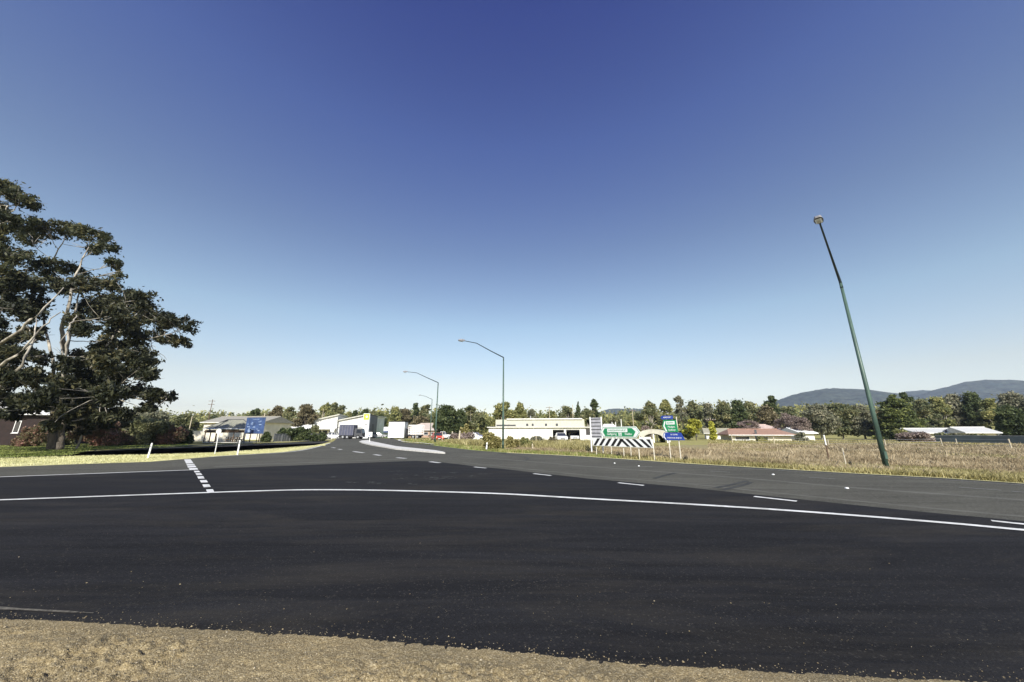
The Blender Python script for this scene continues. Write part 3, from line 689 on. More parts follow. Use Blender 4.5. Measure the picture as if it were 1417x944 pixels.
# --- two big eucalypts at the left, crowns laid out clump by clump
def hero_tree(label, basepx, baseY, clumps, stems, seed, extra_leaf=1.0):
    rr = random.Random(seed); b0 = Vector((XG(basepx, baseY), baseY, 0))
    t = thing('gum_tree', label, 'tree', b0)
    cs = []; rs = []; cn = []
    fill = []
    for (x, y, rx, ry, dy) in clumps:
        if rx < 15: continue
        if y > 400: fill.append((x+rr.uniform(-.5, .3)*rx, y+rr.uniform(-.2, .9)*ry, rx*rr.uniform(.45, .75), ry*rr.uniform(.5, .8), dy+rr.choice((-4, -3, 3, 4))+rr.uniform(-1, 1)))
        if y > 470: fill.append((x+rr.uniform(-.6, .4)*rx, y+rr.uniform(-.6, .6)*ry, rx*.7, ry*.75, dy-rr.uniform(4, 7)))
    for (x, y, rx, ry, dy) in list(clumps)+fill:
        Yc = baseY+dy; c = P(x, y, Yc)-b0; s = (Yc*cp+(c.z-CAMH)*sp)/FPX
        wx = rx*s*.95; wz = ry*s*1.35
        cs.append(tuple(c)); rs.append((wx, (wx+wz)*.55, wz*.9)); cn.append(int(rx*ry*4.4*extra_leaf))
    tr = MB(); tb = MB(); nodes = []
    for st in stems:                         # (px, py, dy, radius) polylines
        pts = [P(x, y, baseY+dy)-b0 for x, y, dy, r_ in st]; rad = [r_ for *_, r_ in st]
        if abs(st[0][1]) > 600: pts[0].z = -.05
        fine = []; fr = []
        for i in range(len(pts)-1):
            for k_ in range(4):
                t_ = k_/4; fine.append(pts[i].lerp(pts[i+1], t_)+Vector((rr.gauss(0, .05), rr.gauss(0, .05), 0))*(1 if i+k_ else 0)); fr.append(rad[i]+(rad[i+1]-rad[i])*t_)
        fine.append(pts[-1]); fr.append(rad[-1])
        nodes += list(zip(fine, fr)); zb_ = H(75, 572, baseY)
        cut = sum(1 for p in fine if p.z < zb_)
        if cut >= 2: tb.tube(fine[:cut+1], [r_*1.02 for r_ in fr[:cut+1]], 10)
        if len(fine)-cut >= 2: tr.tube(fine[max(0, cut-0):], fr[max(0, cut-0):], 9)
    nmain = len(clumps)
    for ic, (c, rd) in enumerate(zip(cs, rs)):
        cv = Vector(c)
        if ic >= nmain:
            pa = Vector(min(cs[:nmain], key=lambda q: (Vector(q)-cv).length)); limb(tr, pa, cv, .035, .015, .12, rr, 4, 5); continue
        cand = sorted(nodes, key=lambda q: (q[0]-cv).length+max(0, q[0].z-cv.z)*.3)[:2]
        a, ra = rr.choice(cand)
        pts = limb(tr, a, cv, min(ra*.55, .11), .025, .10, rr, 5, 6)
        for _ in range(5):
            e = cv+Vector((rr.uniform(-1, 1)*rd[0], rr.uniform(-1, 1)*rd[1], rr.uniform(-.3, .9)*rd[2]))
            limb(tr, pts[rr.choice([2, 3, 4])], e, .03, .01, .1, rr, 3, 4)
    tr.build('limbs', BARKP, t, smooth=True, fix=False)
    tb.build('trunk', mat('shade darkened rough bark', (0.13, 0.11, 0.09), .95, var=.3, scale=2.5, stretch=(3, 3, .6), bump=.6, bscale=9), t, smooth=True, fix=False)  # rough bark of the lower stems, darkened to carry the crown's shade
    # each clump breaks into sprays
    cs2 = []; rs2 = []; cn2 = []
    for c, rd, n_ in zip(cs, rs, cn):
        m_ = 13
        for _ in range(m_):
            d = Vector((rr.gauss(0, 1), rr.gauss(0, 1), rr.gauss(0, 1))).normalized()*rr.uniform(.25, .85)
            q = rr.uniform(.22, .42)
            cs2.append((c[0]+d.x*rd[0], c[1]+d.y*rd[1], c[2]+d.z*rd[2])); rs2.append((rd[0]*q*1.05, rd[1]*q*1.05, rd[2]*q*1.0)); cn2.append(max(8, int(n_/m_)))
    for c, rd, n_ in zip(cs, rs, cn):
        cs2.append(c); rs2.append((rd[0]*.95, rd[1]*.95, rd[2]*.95)); cn2.append(int(n_*.12))
    zc = H(60, 392, baseY)  # above this height leaves are paler, painting in the sunlit tops
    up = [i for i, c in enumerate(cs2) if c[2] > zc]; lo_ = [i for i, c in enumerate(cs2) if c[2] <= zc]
    me = leaves_mesh('upper_crown', [cs2[i] for i in up], [rs2[i] for i in up], [int(cn2[i]*.8) for i in up], .15, leaf_mat('leaf hero sunlit', LEAF['hero_sunlit'], .35), seed+1, stray=.12, sm=1.3, aspect=2.4, hollow=.1, droop=.6)
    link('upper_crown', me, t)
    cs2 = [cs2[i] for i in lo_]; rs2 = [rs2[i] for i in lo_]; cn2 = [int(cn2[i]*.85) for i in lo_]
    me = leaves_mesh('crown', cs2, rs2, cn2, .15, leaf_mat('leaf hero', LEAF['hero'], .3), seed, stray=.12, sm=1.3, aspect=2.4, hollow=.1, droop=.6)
    link('crown', me, t); return t
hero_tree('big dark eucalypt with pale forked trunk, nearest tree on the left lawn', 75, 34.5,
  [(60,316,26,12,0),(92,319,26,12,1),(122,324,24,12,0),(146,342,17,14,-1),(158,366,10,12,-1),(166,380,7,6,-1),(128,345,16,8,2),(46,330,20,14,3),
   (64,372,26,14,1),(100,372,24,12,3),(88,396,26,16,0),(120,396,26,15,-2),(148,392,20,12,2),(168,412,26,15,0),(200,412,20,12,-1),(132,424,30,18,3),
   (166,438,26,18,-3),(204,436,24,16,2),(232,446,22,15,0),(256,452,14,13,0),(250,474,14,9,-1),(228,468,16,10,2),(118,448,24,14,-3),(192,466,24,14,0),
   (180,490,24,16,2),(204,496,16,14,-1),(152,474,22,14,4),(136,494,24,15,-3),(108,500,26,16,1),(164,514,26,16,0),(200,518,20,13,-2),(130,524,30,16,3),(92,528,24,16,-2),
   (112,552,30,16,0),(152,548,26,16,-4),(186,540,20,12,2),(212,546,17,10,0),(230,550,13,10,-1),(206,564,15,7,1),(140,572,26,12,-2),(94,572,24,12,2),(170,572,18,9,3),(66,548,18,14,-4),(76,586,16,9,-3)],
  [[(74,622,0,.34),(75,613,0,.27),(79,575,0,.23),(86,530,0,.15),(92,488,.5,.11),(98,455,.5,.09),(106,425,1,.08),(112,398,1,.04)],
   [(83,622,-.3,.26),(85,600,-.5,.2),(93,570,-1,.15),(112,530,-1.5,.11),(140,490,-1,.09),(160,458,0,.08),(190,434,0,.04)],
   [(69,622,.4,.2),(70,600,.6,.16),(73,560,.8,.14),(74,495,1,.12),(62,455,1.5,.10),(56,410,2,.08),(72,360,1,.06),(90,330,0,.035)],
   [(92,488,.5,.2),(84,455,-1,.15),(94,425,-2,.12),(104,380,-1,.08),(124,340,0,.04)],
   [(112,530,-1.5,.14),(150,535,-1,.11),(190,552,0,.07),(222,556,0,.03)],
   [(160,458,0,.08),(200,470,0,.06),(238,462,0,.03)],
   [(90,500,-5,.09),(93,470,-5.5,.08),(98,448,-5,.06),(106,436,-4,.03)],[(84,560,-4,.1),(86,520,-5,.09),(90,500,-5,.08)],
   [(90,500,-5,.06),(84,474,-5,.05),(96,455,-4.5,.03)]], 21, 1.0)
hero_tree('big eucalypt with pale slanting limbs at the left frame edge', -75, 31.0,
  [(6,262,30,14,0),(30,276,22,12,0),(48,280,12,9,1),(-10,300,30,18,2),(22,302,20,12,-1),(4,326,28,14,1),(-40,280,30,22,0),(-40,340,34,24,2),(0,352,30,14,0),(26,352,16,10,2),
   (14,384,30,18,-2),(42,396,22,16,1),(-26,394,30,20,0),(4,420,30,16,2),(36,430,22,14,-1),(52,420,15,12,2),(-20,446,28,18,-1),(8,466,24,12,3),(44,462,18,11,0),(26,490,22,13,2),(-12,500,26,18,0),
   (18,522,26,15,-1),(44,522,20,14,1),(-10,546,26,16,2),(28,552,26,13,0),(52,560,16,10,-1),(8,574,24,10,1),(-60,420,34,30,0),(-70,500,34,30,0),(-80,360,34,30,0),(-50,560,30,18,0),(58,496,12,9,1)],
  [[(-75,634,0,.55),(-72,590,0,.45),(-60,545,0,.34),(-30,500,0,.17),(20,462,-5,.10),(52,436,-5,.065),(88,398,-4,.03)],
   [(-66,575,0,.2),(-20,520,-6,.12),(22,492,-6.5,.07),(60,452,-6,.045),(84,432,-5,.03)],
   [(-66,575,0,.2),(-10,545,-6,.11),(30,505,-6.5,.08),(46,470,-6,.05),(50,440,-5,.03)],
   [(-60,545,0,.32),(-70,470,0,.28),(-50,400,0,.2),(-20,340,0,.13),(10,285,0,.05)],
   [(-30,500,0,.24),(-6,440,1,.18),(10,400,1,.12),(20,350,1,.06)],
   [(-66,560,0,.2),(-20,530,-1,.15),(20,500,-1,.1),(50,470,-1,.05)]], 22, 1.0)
# trees table: name, label, column, top row, width, depth, style, shape
TREES = [
 ('shade_tree','slim crooked dark tree right of the big forked eucalypt on the lawn',122,560,34,37,'hero','open',1.2),
 ('gum_tree','dark bushy tree far left behind the brown timber wall',25,566,70,52,'hero','round',1.4),
 ('gum_tree','spreading grey gum above the photinia hedge left of the pavilion',205,566,60,75,'grey','round',1.2),
 ('gum_tree','olive tree just left of the bare power pole behind the pavilion',256,572,38,95,'gum','round',1.2),
 ('gum_tree','low tree line gum directly above the pavilion roof',300,573,34,150,'gum','round',1.2),
 ('gum_tree','small round tree peeping over the blue map board',348,566,20,110,'dark','open',1.6),
 ('gum_tree','slender brownish gum just right of the blue map board',379,562,26,100,'brown','open',1.2),
 ('gum_tree','narrow gum with bare stem second right of the map board',399,562,17,95,'gum','open',1.3),
 ('gum_tree','twiggy autumn tree above the grey front fence, left of the gabled showroom',424,558,25,95,'brown','open',1.2),
 ('gum_tree','olive gum rising behind the first sloping roof of the showroom',447,557,22,140,'olive','open',1.6),
 ('gum_tree','twin topped gum behind the peak of the first showroom roof',459,557,16,150,'gum','open',1.5),
 ('gum_tree','thin wispy gum between the two sloping showroom roofs',470,559,14,150,'gum','open',.9),
 ('gum_tree','short gum above the truck behind the second showroom roof',481,569,16,160,'olive','round',1.2),
 ('gum_tree','pointed gum left of the lime topped pylon',489,566,10,160,'dark','open',1.5),
 ('gum_tree','narrow dark gum right above the lime topped pylon',503,563,12,165,'dark','open',1.6),
 ('gum_tree','small gum right behind the dark grey showroom wall',514,568,14,165,'gum','open',1.4),
 ('dark_tree','low dark round tree between showroom and white hoarding',526,574,26,130,'dark','round',1.5),
 ('gum_tree','broad olive gum above the white hoarding',546,563,24,140,'olive','round',1.3),
 ('gum_tree','russet tinged gum right of the white hoarding',561,566,20,145,'brown','open',1.5),
 ('gum_tree','tall thin gum above the stock crate truck',574,558,12,150,'dark','open',1.5),
 ('gum_tree','tufted gum left of the farthest street lamp arm',587,559,16,150,'gum','open',1.4),
 ('autumn_tree','reddish brown autumn tree above the cream brick house',581,575,32,125,'brown','round',1.2),
 ('dark_tree','largest round dark green tree right beside the second street lamp',617,559.5,44,88,'dark','round',1.8),
 ('dark_tree','dark tree leaning against the right side of the large round one',637,567,26,92,'dark','round',1.5),
 ('gum_tree','spiky topped open gum left of the nearest centre lamp',652,561,28,98,'gum','open',1.6),
 ('bush','yellowish feathery shrub below the spiky gum',645,586,20,62,'reed','bush',1.5),
 ('gum_tree','small olive tree tucked against the left end of the workshop',675,577,18,100,'olive','round',1.2),
 ('gum_tree','broad olive gum right behind the nearest centre lamp pole',697,556.5,30,115,'olive','open',1.9),
 ('gum_tree','round topped gum second right of the centre lamp',720,557.5,24,115,'olive','round',1.2),
 ('gum_tree','wispy small gum above the left third of the workshop roof',736,565,14,125,'grey','open',1.2),
 ('gum_tree','low olive gum over the middle of the workshop roof',763,568,26,125,'olive','round',1.2),
 ('gum_tree','grey green gum left of the pointed pine over the workshop',784,562,20,120,'gum','open',1.6),
 ('pine_tree','narrow pointed dark pine over the workshop right half',801,556,13,120,'dark','cone',1.3),
 ('gum_tree','tall gum with dark ball top just behind the ribbed grey sign',823,552.5,15,110,'dark','open',1.7),
 ('gum_tree','spreading low gum at the right end of the workshop roof',813,565,30,105,'gum','round',1.2),
 ('gum_tree','low tree under the small distant hill, above the green arrow sign',853,577,26,140,'gum','round',1.2),
 ('gum_tree','second low tree under the small distant hill, right half',878,574,26,140,'olive','round',1.2),
 ('gum_tree','leafy gum left of the blue and green sign stack',901,553.5,24,110,'gum','open',1.9),
 ('gum_tree','tall olive gum right behind the blue and green sign stack',923,553.5,20,110,'olive','open',1.9),
 ('gum_tree','sparse tall gum with lone upper tuft right of the sign stack',943,548,14,120,'grey','open',1.3),
 ('gum_tree','medium gum above the larger yellow tree',962,555,20,118,'gum','open',1.7),
 ('gum_tree','grey gum above the slim yellow poplar',982,556.5,24,112,'grey','round',1.2),
 ('gum_tree','bushy olive gum above the pale weeping tree, left one',1003,555,32,108,'gum','round',1.2),
 ('gum_tree','deep green gum above the pale weeping tree, right one',1024,553,30,106,'dark','round',1.3),
 ('gum_tree','tall gum over the left end of the terracotta roof',1043,556,28,112,'gum','open',1.7),
 ('gum_tree','rounded brownish gum over the gable of the terracotta house',1064,561,30,98,'brown','round',1.2),
 ('gum_tree','double topped tall gum behind the rounded brownish one',1072,546,17,125,'dark','open',1.7),
 ('gum_tree','green gum at the left foot of the wooded hill',1092,562,32,115,'gum','round',1.2),
 ('bare_tree','leafless mauve grey tree right behind the terracotta house',1089,572,32,80,'bare','twigs',1.1),
 ('bare_tree','pale leafless tree right of the mauve grey one',1108,577,30,75,'bare','twigs',1.1),
 ('gum_tree','wide grey green gum, left of three below the wooded hill',1133,558,46,84,'grey','round',1.5),
 ('gum_tree','wide grey green gum, middle of three below the wooded hill',1162,557,48,86,'gum','round',1.4),
 ('gum_tree','wide grey gum right below the hill, just left of the leaning lamp',1192,560,44,84,'grey','round',1.4),
 ('autumn_tree','russet tree immediately right of the leaning lamp post',1214,566,26,95,'brown','round',1.2),
 ('conifer','broad dark conifer with yellow green right flank',1244,545,50,76,'conif','cone',1.9),
 ('gum_tree','dark tufted gum peeking right of the broad conifer',1263,543,18,110,'dark','open',1.6),
 ('gum_tree','olive gum above the left end of the white house',1281,553,36,88,'gum','round',1.4),
 ('gum_tree','pale olive gum over the middle of the white house',1304,549,34,92,'olive','round',1.3),
 ('gum_tree','tall grey gum above the white house, left of the tallest pair',1328,544,36,95,'grey','round',1.4),
 ('gum_tree','tallest dark gum above the right gable of the white house',1354,543,34,92,'dark','round',1.3),
 ('gum_tree','thin yellowish tree with pale bare limbs right of the white house',1376,551,24,80,'olive','open',1.4),
 ('gum_tree','broad grey gum at the right frame edge behind the dark one',1410,542,48,85,'grey','round',1.4),
 ('dark_tree','dark dense tree near the right frame edge in front of the grey gum',1397,561,46,62,'dark','round',1.7),
 ('gum_tree','leafy gum just beyond the right frame edge',1450,548,60,80,'gum','round',1.1),
 ('yellow_tree','bright yellow autumn tree right of the blue arrow sign',960,580,19,72,'yellow','open',1.9),
 ('yellow_tree','slim bright yellow poplar right of the larger yellow tree',983.5,582,9.5,74,'yellow','column',1.8),
 ('bare_tree','pale weeping leafless tree left of the terracotta house',1030,582,34,76,'bare','twigs',1.6),
 ('dark_tree','dark backing tree between yellow tree and arrow sign',950,590,26,80,'dark','round',1.2),
 ('bush','dull purple hedge bush below the broad conifer',1262,597,46,60,'bare','bush',1.6),
 ('bush','green bush at the right foot of the leaning lamp post',1243,593,24,62,'olive','bush',1.6),
 ('bush','clipped photinia hedge with reddish top, left section',150,578,70,44,'red','bush',2.6),
 ('bush','photinia hedge middle section behind the white guide post',198,577,64,47,'shrub','bush',2.4),
 ('bush','photinia hedge right section touching the pavilion',240,582,48,49,'red','bush',2.6),
 ('bush','dark shrub wall left of the first trunk',100,584,60,46,'shrub','bush',2.2),
 ('bush','reddish shrub left of the pale forked trunk',56,588,34,43,'red','bush',2.2),
 ('bush','dark dense end bush of the photinia hedge at the left pavilion post',262,588,26,52,'dark','bush',2.2),
 ('bush','dark green bush at the right side of the pavilion roof',322,583,22,72,'dark','bush',2.2),
 ('bush','dark hedge bush on top of the grey fence, left',395,591,30,66,'dark','bush',2.4),
 ('bush','dark hedge bush on top of the grey fence, middle',418,590,30,67,'dark','bush',2.4),
 ('bush','light green round bush at the showroom corner behind the fence',436,587,14,74,'shrub','bush',2),
 ('bush','black green bush at the right end of the grey fence, left one',438,599,16,64,'dark','bush',2.4),
 ('bush','black green bush at the right end of the grey fence, right one',450,598,12,66,'dark','bush',2.4),
 ('bush','olive garden shrub before the left half of the white house',1296,598,22,60,'gum','bush',1.8),
 ('bush','grey garden shrub before the middle of the white house',1322,600,24,60,'grey','bush',1.8),
 ('bush','small green shrub before the gabled white annex',1352,601,18,57,'olive','bush',1.8),
 ('bush','low dark shrub left of the gabled white annex',1338,600,12,58,'dark','bush',1.8),
 ('bush','round shrub at the right end of the terracotta house',1102,598,20,64,'grey','bush',1.8),
 ('bush','green shrub before the terracotta house door',1048,603,16,66,'olive','bush',1.8),
 ('bush','clump of tall golden reeds left of the centre lamp',681,598,32,34,'reed','bush',2.6),
 ('bush','golden reeds right of the centre lamp',708,603,22,34,'reed','bush',2.2),
 ('bush','green bottlebrush clump right of the golden reeds',728,604,22,35,'olive','bush',2.4),
 ('bush','grey green shrubs before the workshop wall',746,603,26,50,'grey','bush',2),
 ('bush','dry weedy shrub near the workshop doors',765,604,14,50,'brown','bush',2),
 ('bush','tangled grey bush among the fence posts',640,597,34,58,'bare','bush',2),
 ('bush','dark shrub beside the leaning brown timber pole',372,596,16,60,'dark','bush',2),
 ('bush','dark climbing bush against the carport arch',913,594,12,60,'dark','bush',2),
 ('bush','brown shrub above the green arrow sign right tip',893,589,20,78,'bare','bush',2),
]
for (nm, lab, x, top, wd, Y, st, shp, den) in TREES:
    tree(nm, lab, 'tree' if nm != 'bush' else 'bush', x, top, wd, Y, st, shp, density=den, leafpx=1.75 if Y > 60 else 1.6, name_crown='crown' if nm != 'bush' else 'foliage')
# far wood that reads as one mass
cs = []; rs = []; cn = []; rr = random.Random(77)
for i in range(330):
    x = -60+i*4.8; Y = rr.uniform(190, 330)
    topy = 574+rr.uniform(-5, 7) if x < 950 else 567+rr.uniform(-5, 8)
    if x < 330: topy += 1
    z = H(x, topy, Y); c = Vector((XG(x, Y, z), Y, 0)); rx = rr.uniform(5, 9)
    for zz_ in (z*.35, z*.8):
        cs.append((c.x+rr.uniform(-4, 4), Y, zz_)); rs.append((rx, rx, z*.35)); cn.append(220)
me = leaves_mesh('far_woodland', cs, rs, cn, 1.1, leaf_mat('leaf olive', LEAF['olive']), 5, hollow=.3)
tag(link('far_woodland', me, None), 'far low belt of olive gum woodland along the horizon', 'woodland', kind='stuff')

# --- grass
def blades(name, pts, hgts, wds, m, label, cat, seed, lean=.35):
    r = np.random.default_rng(seed); n = len(pts); p = np.asarray(pts)
    th = r.uniform(0, 3.1416, n); dx = np.cos(th)*wds/2; dy = np.sin(th)*wds/2
    lx = r.normal(0, lean, n)*hgts; ly = r.normal(0, lean, n)*hgts; z = np.zeros(n)
    V = np.stack([np.stack([p[:, 0]-dx, p[:, 1]-dy, z], -1), np.stack([p[:, 0]+dx, p[:, 1]+dy, z], -1),
                  np.stack([p[:, 0]+dx*.7+lx*.5, p[:, 1]+dy*.7+ly*.5, hgts*.6], -1), np.stack([p[:, 0]+lx, p[:, 1]+ly, hgts], -1)], 1).reshape(-1, 3)
    me = bpy.data.meshes.new(name); me.vertices.add(4*n); me.vertices.foreach_set('co', V.astype(np.float32).ravel())
    me.loops.add(4*n); me.loops.foreach_set('vertex_index', np.arange(4*n, dtype=np.int32))
    me.polygons.add(n); me.polygons.foreach_set('loop_start', np.arange(0, 4*n, 4, dtype=np.int32))
    me.materials.append(m); me.update(calc_edges=True)
    return tag(link(name, me, None), label, cat, kind='stuff')
def scatter(xr, yedge, n, seed, ytop):
    """points between the road edge row and a farther row, even in the picture so near ground is dense"""
    r = np.random.default_rng(seed); x = r.uniform(*xr, n); lo = yedge(x); hi = ytop(x)
    y = hi+(lo-hi)*r.uniform(0, 1, n)
    dx = x-CX; v = y-CY; dz = FPX*sp-v*cp; dyy = FPX*cp+v*sp; t_ = -CAMH/dz
    return np.stack([dx*t_, dyy*t_], -1), x, y
ex = np.array([p[0] for p in E_R]); ey = np.array([p[1] for p in E_R])
edge_r = lambda x: np.interp(x, ex, ey)
M_DRYG = leaf_mat('dry grass', [(0.12, 0.085, 0.045), (0.29, 0.225, 0.13), (0.44, 0.36, 0.225), (0.58, 0.49, 0.33)], .3)
M_OLG = leaf_mat('olive grass', [(0.13, 0.115, 0.04), (0.24, 0.21, 0.08), (0.38, 0.335, 0.15), (0.52, 0.46, 0.24)], .3)
M_GRG = leaf_mat('green grass', [(0.08, 0.11, 0.02), (0.15, 0.19, 0.04), (0.24, 0.28, 0.07), (0.34, 0.36, 0.12)], .3)
p_, x_, y_ = scatter((700, 1560), lambda x: np.where(x > 1417, 669.5+(x-1417)*.07, edge_r(x))-3.0, 190000, 31, lambda x: np.where(x < 980, 622, 614.5)+0*x)
pat = vnoise(p_[:, 0]*.35, p_[:, 1]*.35, 12)*.6+vnoise(p_[:, 0]*1.3, p_[:, 1]*1.3, 14)*.4
kp = rng.uniform(0, 1, len(p_)) < np.clip((pat-.22)*4, .12, 1); p_ = p_[kp]; pat = pat[kp]
h_ = (.05+.33*pat)*rng.uniform(.4, 1.2, len(p_))*np.where(rng.uniform(0, 1, len(p_)) < .02, 1.8, 1)
blades('dry_paddock_grass', p_, h_, p_[:, 1]*.0015*rng.uniform(.6, 1.6, len(p_)), M_DRYG, 'dry brown knee high grass filling the paddock', 'grass', 32)
p_, x_, y_ = scatter((560, 1560), lambda x: np.where(x > 1417, 669.5+(x-1417)*.07, edge_r(x))-.6, 42000, 33, lambda x: np.where(x > 1417, 669.5+(x-1417)*.07, edge_r(x))-9)
h_ = rng.uniform(.05, .26, len(p_))
blades('roadside_grass', p_, h_, p_[:, 1]*.0019*rng.uniform(.6, 1.6, len(p_)), M_OLG, 'yellow green roadside grass along the far road edge', 'grass', 34)
p_, x_, y_ = scatter((560, 860), lambda x: edge_r(x)-.6, 14000, 35, lambda x: edge_r(x)-5.5)
blades('green_roadside_grass', p_, rng.uniform(.06, .22, len(p_)), p_[:, 1]*.0018, M_GRG, 'short green grass fringe beside the far lane', 'grass', 36)
p_, x_, y_ = scatter((760, 1560), lambda x: np.where(x > 1417, 669.5+(x-1417)*.07, edge_r(x))-3.0, 60000, 51, lambda x: 616+0*x)
pat = vnoise(p_[:, 0]*.22+9, p_[:, 1]*.22, 52); kp = pat > .62; p_ = p_[kp]
blades('green_weed_patches', p_, rng.uniform(.05, .22, len(p_)), p_[:, 1]*.0018, M_OLG, 'yellow green weed patches scattered through the dry paddock', 'grass', 53)
p_, x_, y_ = scatter((620, 830), lambda x: edge_r(x)-5, 16000, 37, lambda x: 613+0*x)
blades('tall_straw_grass', p_, rng.uniform(.2, .75, len(p_)), p_[:, 1]*.0022, M_OLG, 'straw coloured tall grass before the workshop', 'grass', 38)
p_, x_, y_ = scatter((980, 1560), lambda x: 616.5+0*x, 16000, 43, lambda x: 609.5+0*x)
blades('pale_green_grass', p_, rng.uniform(.08, .3, len(p_)), p_[:, 1]*.0022, M_OLG, 'pale green mown strip across the back of the paddock', 'grass', 44)
lx_ = np.array([-80, 0, 100, 207, 310, 391, 457]); ly_ = np.array([649, 646, 642.5, 639, 630.6, 625.8, 612.7])
p_, x_, y_ = scatter((-80, 450), lambda x: np.interp(x, lx_, ly_), 30000, 39, lambda x: np.interp(x, [-80, 0, 100, 200, 300, 430], [636, 634.5, 631.5, 629.4, 626.9, 617.2]))
blades('dry_verge_grass', p_, rng.uniform(.02, .09, len(p_)), p_[:, 1]*.0018, leaf_mat('straw', [(0.36, 0.35, 0.15), (0.52, 0.50, 0.24), (0.64, 0.62, 0.34), (0.70, 0.67, 0.42)], .2), 'short straw yellow grass of the left verge', 'grass', 40)
p_, x_, y_ = scatter((-80, 260), lambda x: np.interp(x, [-80, 0, 100, 130, 260], [635, 634, 630, 622, 618]), 22000, 41, lambda x: 614+0*x)
blades('lawn_grass', p_, rng.uniform(.02, .09, len(p_)), p_[:, 1]*.0018, M_GRG, 'short green lawn grass under the big eucalypts', 'grass', 42)

# ------------------------------------------------------------------ street lamps
def lamp(label, bx, by_, elbow_row, knee, tip, scale=1.0, rad=(.10, .06), Y=None, group='green street lamps along the road'):
    b0 = G(bx, by_) if Y is None else Vector((XG(bx, Y), Y, 0))
    t = thing('street_lamp', label, 'street lamp', b0, 0, group)
    hz_ = H(bx, elbow_row, b0.y)
    mb_ = MB(); mb_.tube([(0, 0, 0), (0, 0, hz_*.3), (0, 0, hz_)], [rad[0], rad[0]*.85, rad[1]], 12); part('pole', mb_, POLEG, t, smooth=True)
    mb_ = MB(); mb_.slab([(math.cos(a)*rad[0]*1.9, math.sin(a)*rad[0]*1.9) for a in [i*math.pi/4+.39 for i in range(8)]], 0, .04)
    for i in range(4):
        a = math.pi/4+i*math.pi/2; mb_.cyl((math.cos(a)*rad[0]*1.5, math.sin(a)*rad[0]*1.5, .06), (0, 0, 1), .015, .06, 6)
    part('base_plate', mb_, GALV, t)
    mb_ = MB(); mb_.box(-.06, .06, -rad[0]-.012, -rad[0]+.02, .5, .8); part('access_door', mb_, POLEG, t)
    k_ = Vector(knee); e = Vector(tip)
    mb_ = MB(); mb_.tube([(0, 0, hz_-.25), (0, 0, hz_+.05), Vector((0, 0, hz_)).lerp(k_, .5), k_, k_.lerp(e, .6), e], [rad[1]*1.15, rad[1], rad[1]*.8, rad[1]*.65, rad[1]*.6, rad[1]*.55], 8); part('arm', mb_, POLED, t, smooth=True)
    d = (e-k_); d.z = 0; d.normalize(); s = Vector((-d.y, d.x, 0))
    L_ = .62*scale; wd_ = .15*scale; hh = .11*scale
    a0 = e-d*.12; vs = []
    for (q, wq, up, dn) in ((0, .45, .5, .25), (.18, .8, .95, .45), (.6, 1, 1, .5), (.92, .85, .6, .5), (1, .5, .2, .35)):
        c = a0+d*L_*q
        vs += [c+s*wd_*wq-Vector((0, 0, hh*dn)), c+s*wd_*wq*.7+Vector((0, 0, hh*up)), c-s*wd_*wq*.7+Vector((0, 0, hh*up)), c-s*wd_*wq-Vector((0, 0, hh*dn))]
    fs = [(0, 1, 2, 3), (19, 18, 17, 16)]+[(i*4+j, i*4+(j+1) % 4, i*4+4+(j+1) % 4, i*4+4+j) for i in range(4) for j in range(4)]
    mb_ = MB(); mb_.add(vs, fs); hd = part('lamp_head', mb_, MGREY, t)
    mb_ = MB(); c = a0+d*L_*.58-Vector((0, 0, hh*.5+.015))
    mb_.add([c+d*.2*scale+s*.1*scale, c-d*.2*scale+s*.1*scale, c-d*.2*scale-s*.1*scale, c+d*.2*scale-s*.1*scale, c+d*.14*scale+s*.06*scale-Vector((0, 0, .05)), c-d*.14*scale+s*.06*scale-Vector((0, 0, .05)), c-d*.14*scale-s*.06*scale-Vector((0, 0, .05)), c+d*.14*scale-s*.06*scale-Vector((0, 0, .05))],
            [(0, 1, 2, 3), (4, 7, 6, 5), (0, 4, 5, 1), (1, 5, 6, 2), (2, 6, 7, 3), (3, 7, 4, 0)])
    part('lens', mb_, SIGNW, hd)
    return t
def lp(px, py, b_, off):                 # point off by `off` metres from base, at the height that shows in row py
    q = Vector((b_.x+off[0], b_.y+off[1], 0)); q.z = H(px, py, q.y); return (off[0], off[1], q.z)
b1 = G(1228, 652); 
lamp('large green lamp post leaning into the sky at the right, arm towards the viewer', 1228, 652, 392, lp(1148, 345, b1, (-1.75, -1.6)), lp(1134, 307, b1, (-3.0, -2.75)), 1.05, (.10, .058))
b2 = G(696, 623.5)
lamp('nearest curved arm lamp at the centre beside the golden reeds', 696, 623.5, 495.5, lp(656, 475, b2, (-2.45, -1.6)), lp(640, 471.5, b2, (-3.55, -2.3)), 1.0, (.10, .055))
b3 = G(602, 613)
lamp('second curved arm lamp farther along the road, beside the large round tree', 602, 613, 530, lp(582, 516, b3, (-3.2, -1.2)), lp(570, 514.5, b3, (-4.6, -1.7)), 1.1, (.13, .07))
b4 = Vector((XG(595, 96), 96, 0))
lamp('farthest thin street lamp behind the cream brick house', 595, 0, 553, lp(588, 548.5, b4, (-1.7, -.6)), lp(581, 547, b4, (-2.9, -1)), 1.0, (.13, .07), Y=96)

POSTD = mat('dull cream post', (0.50, 0.46, 0.36), 0.7, var=.15)
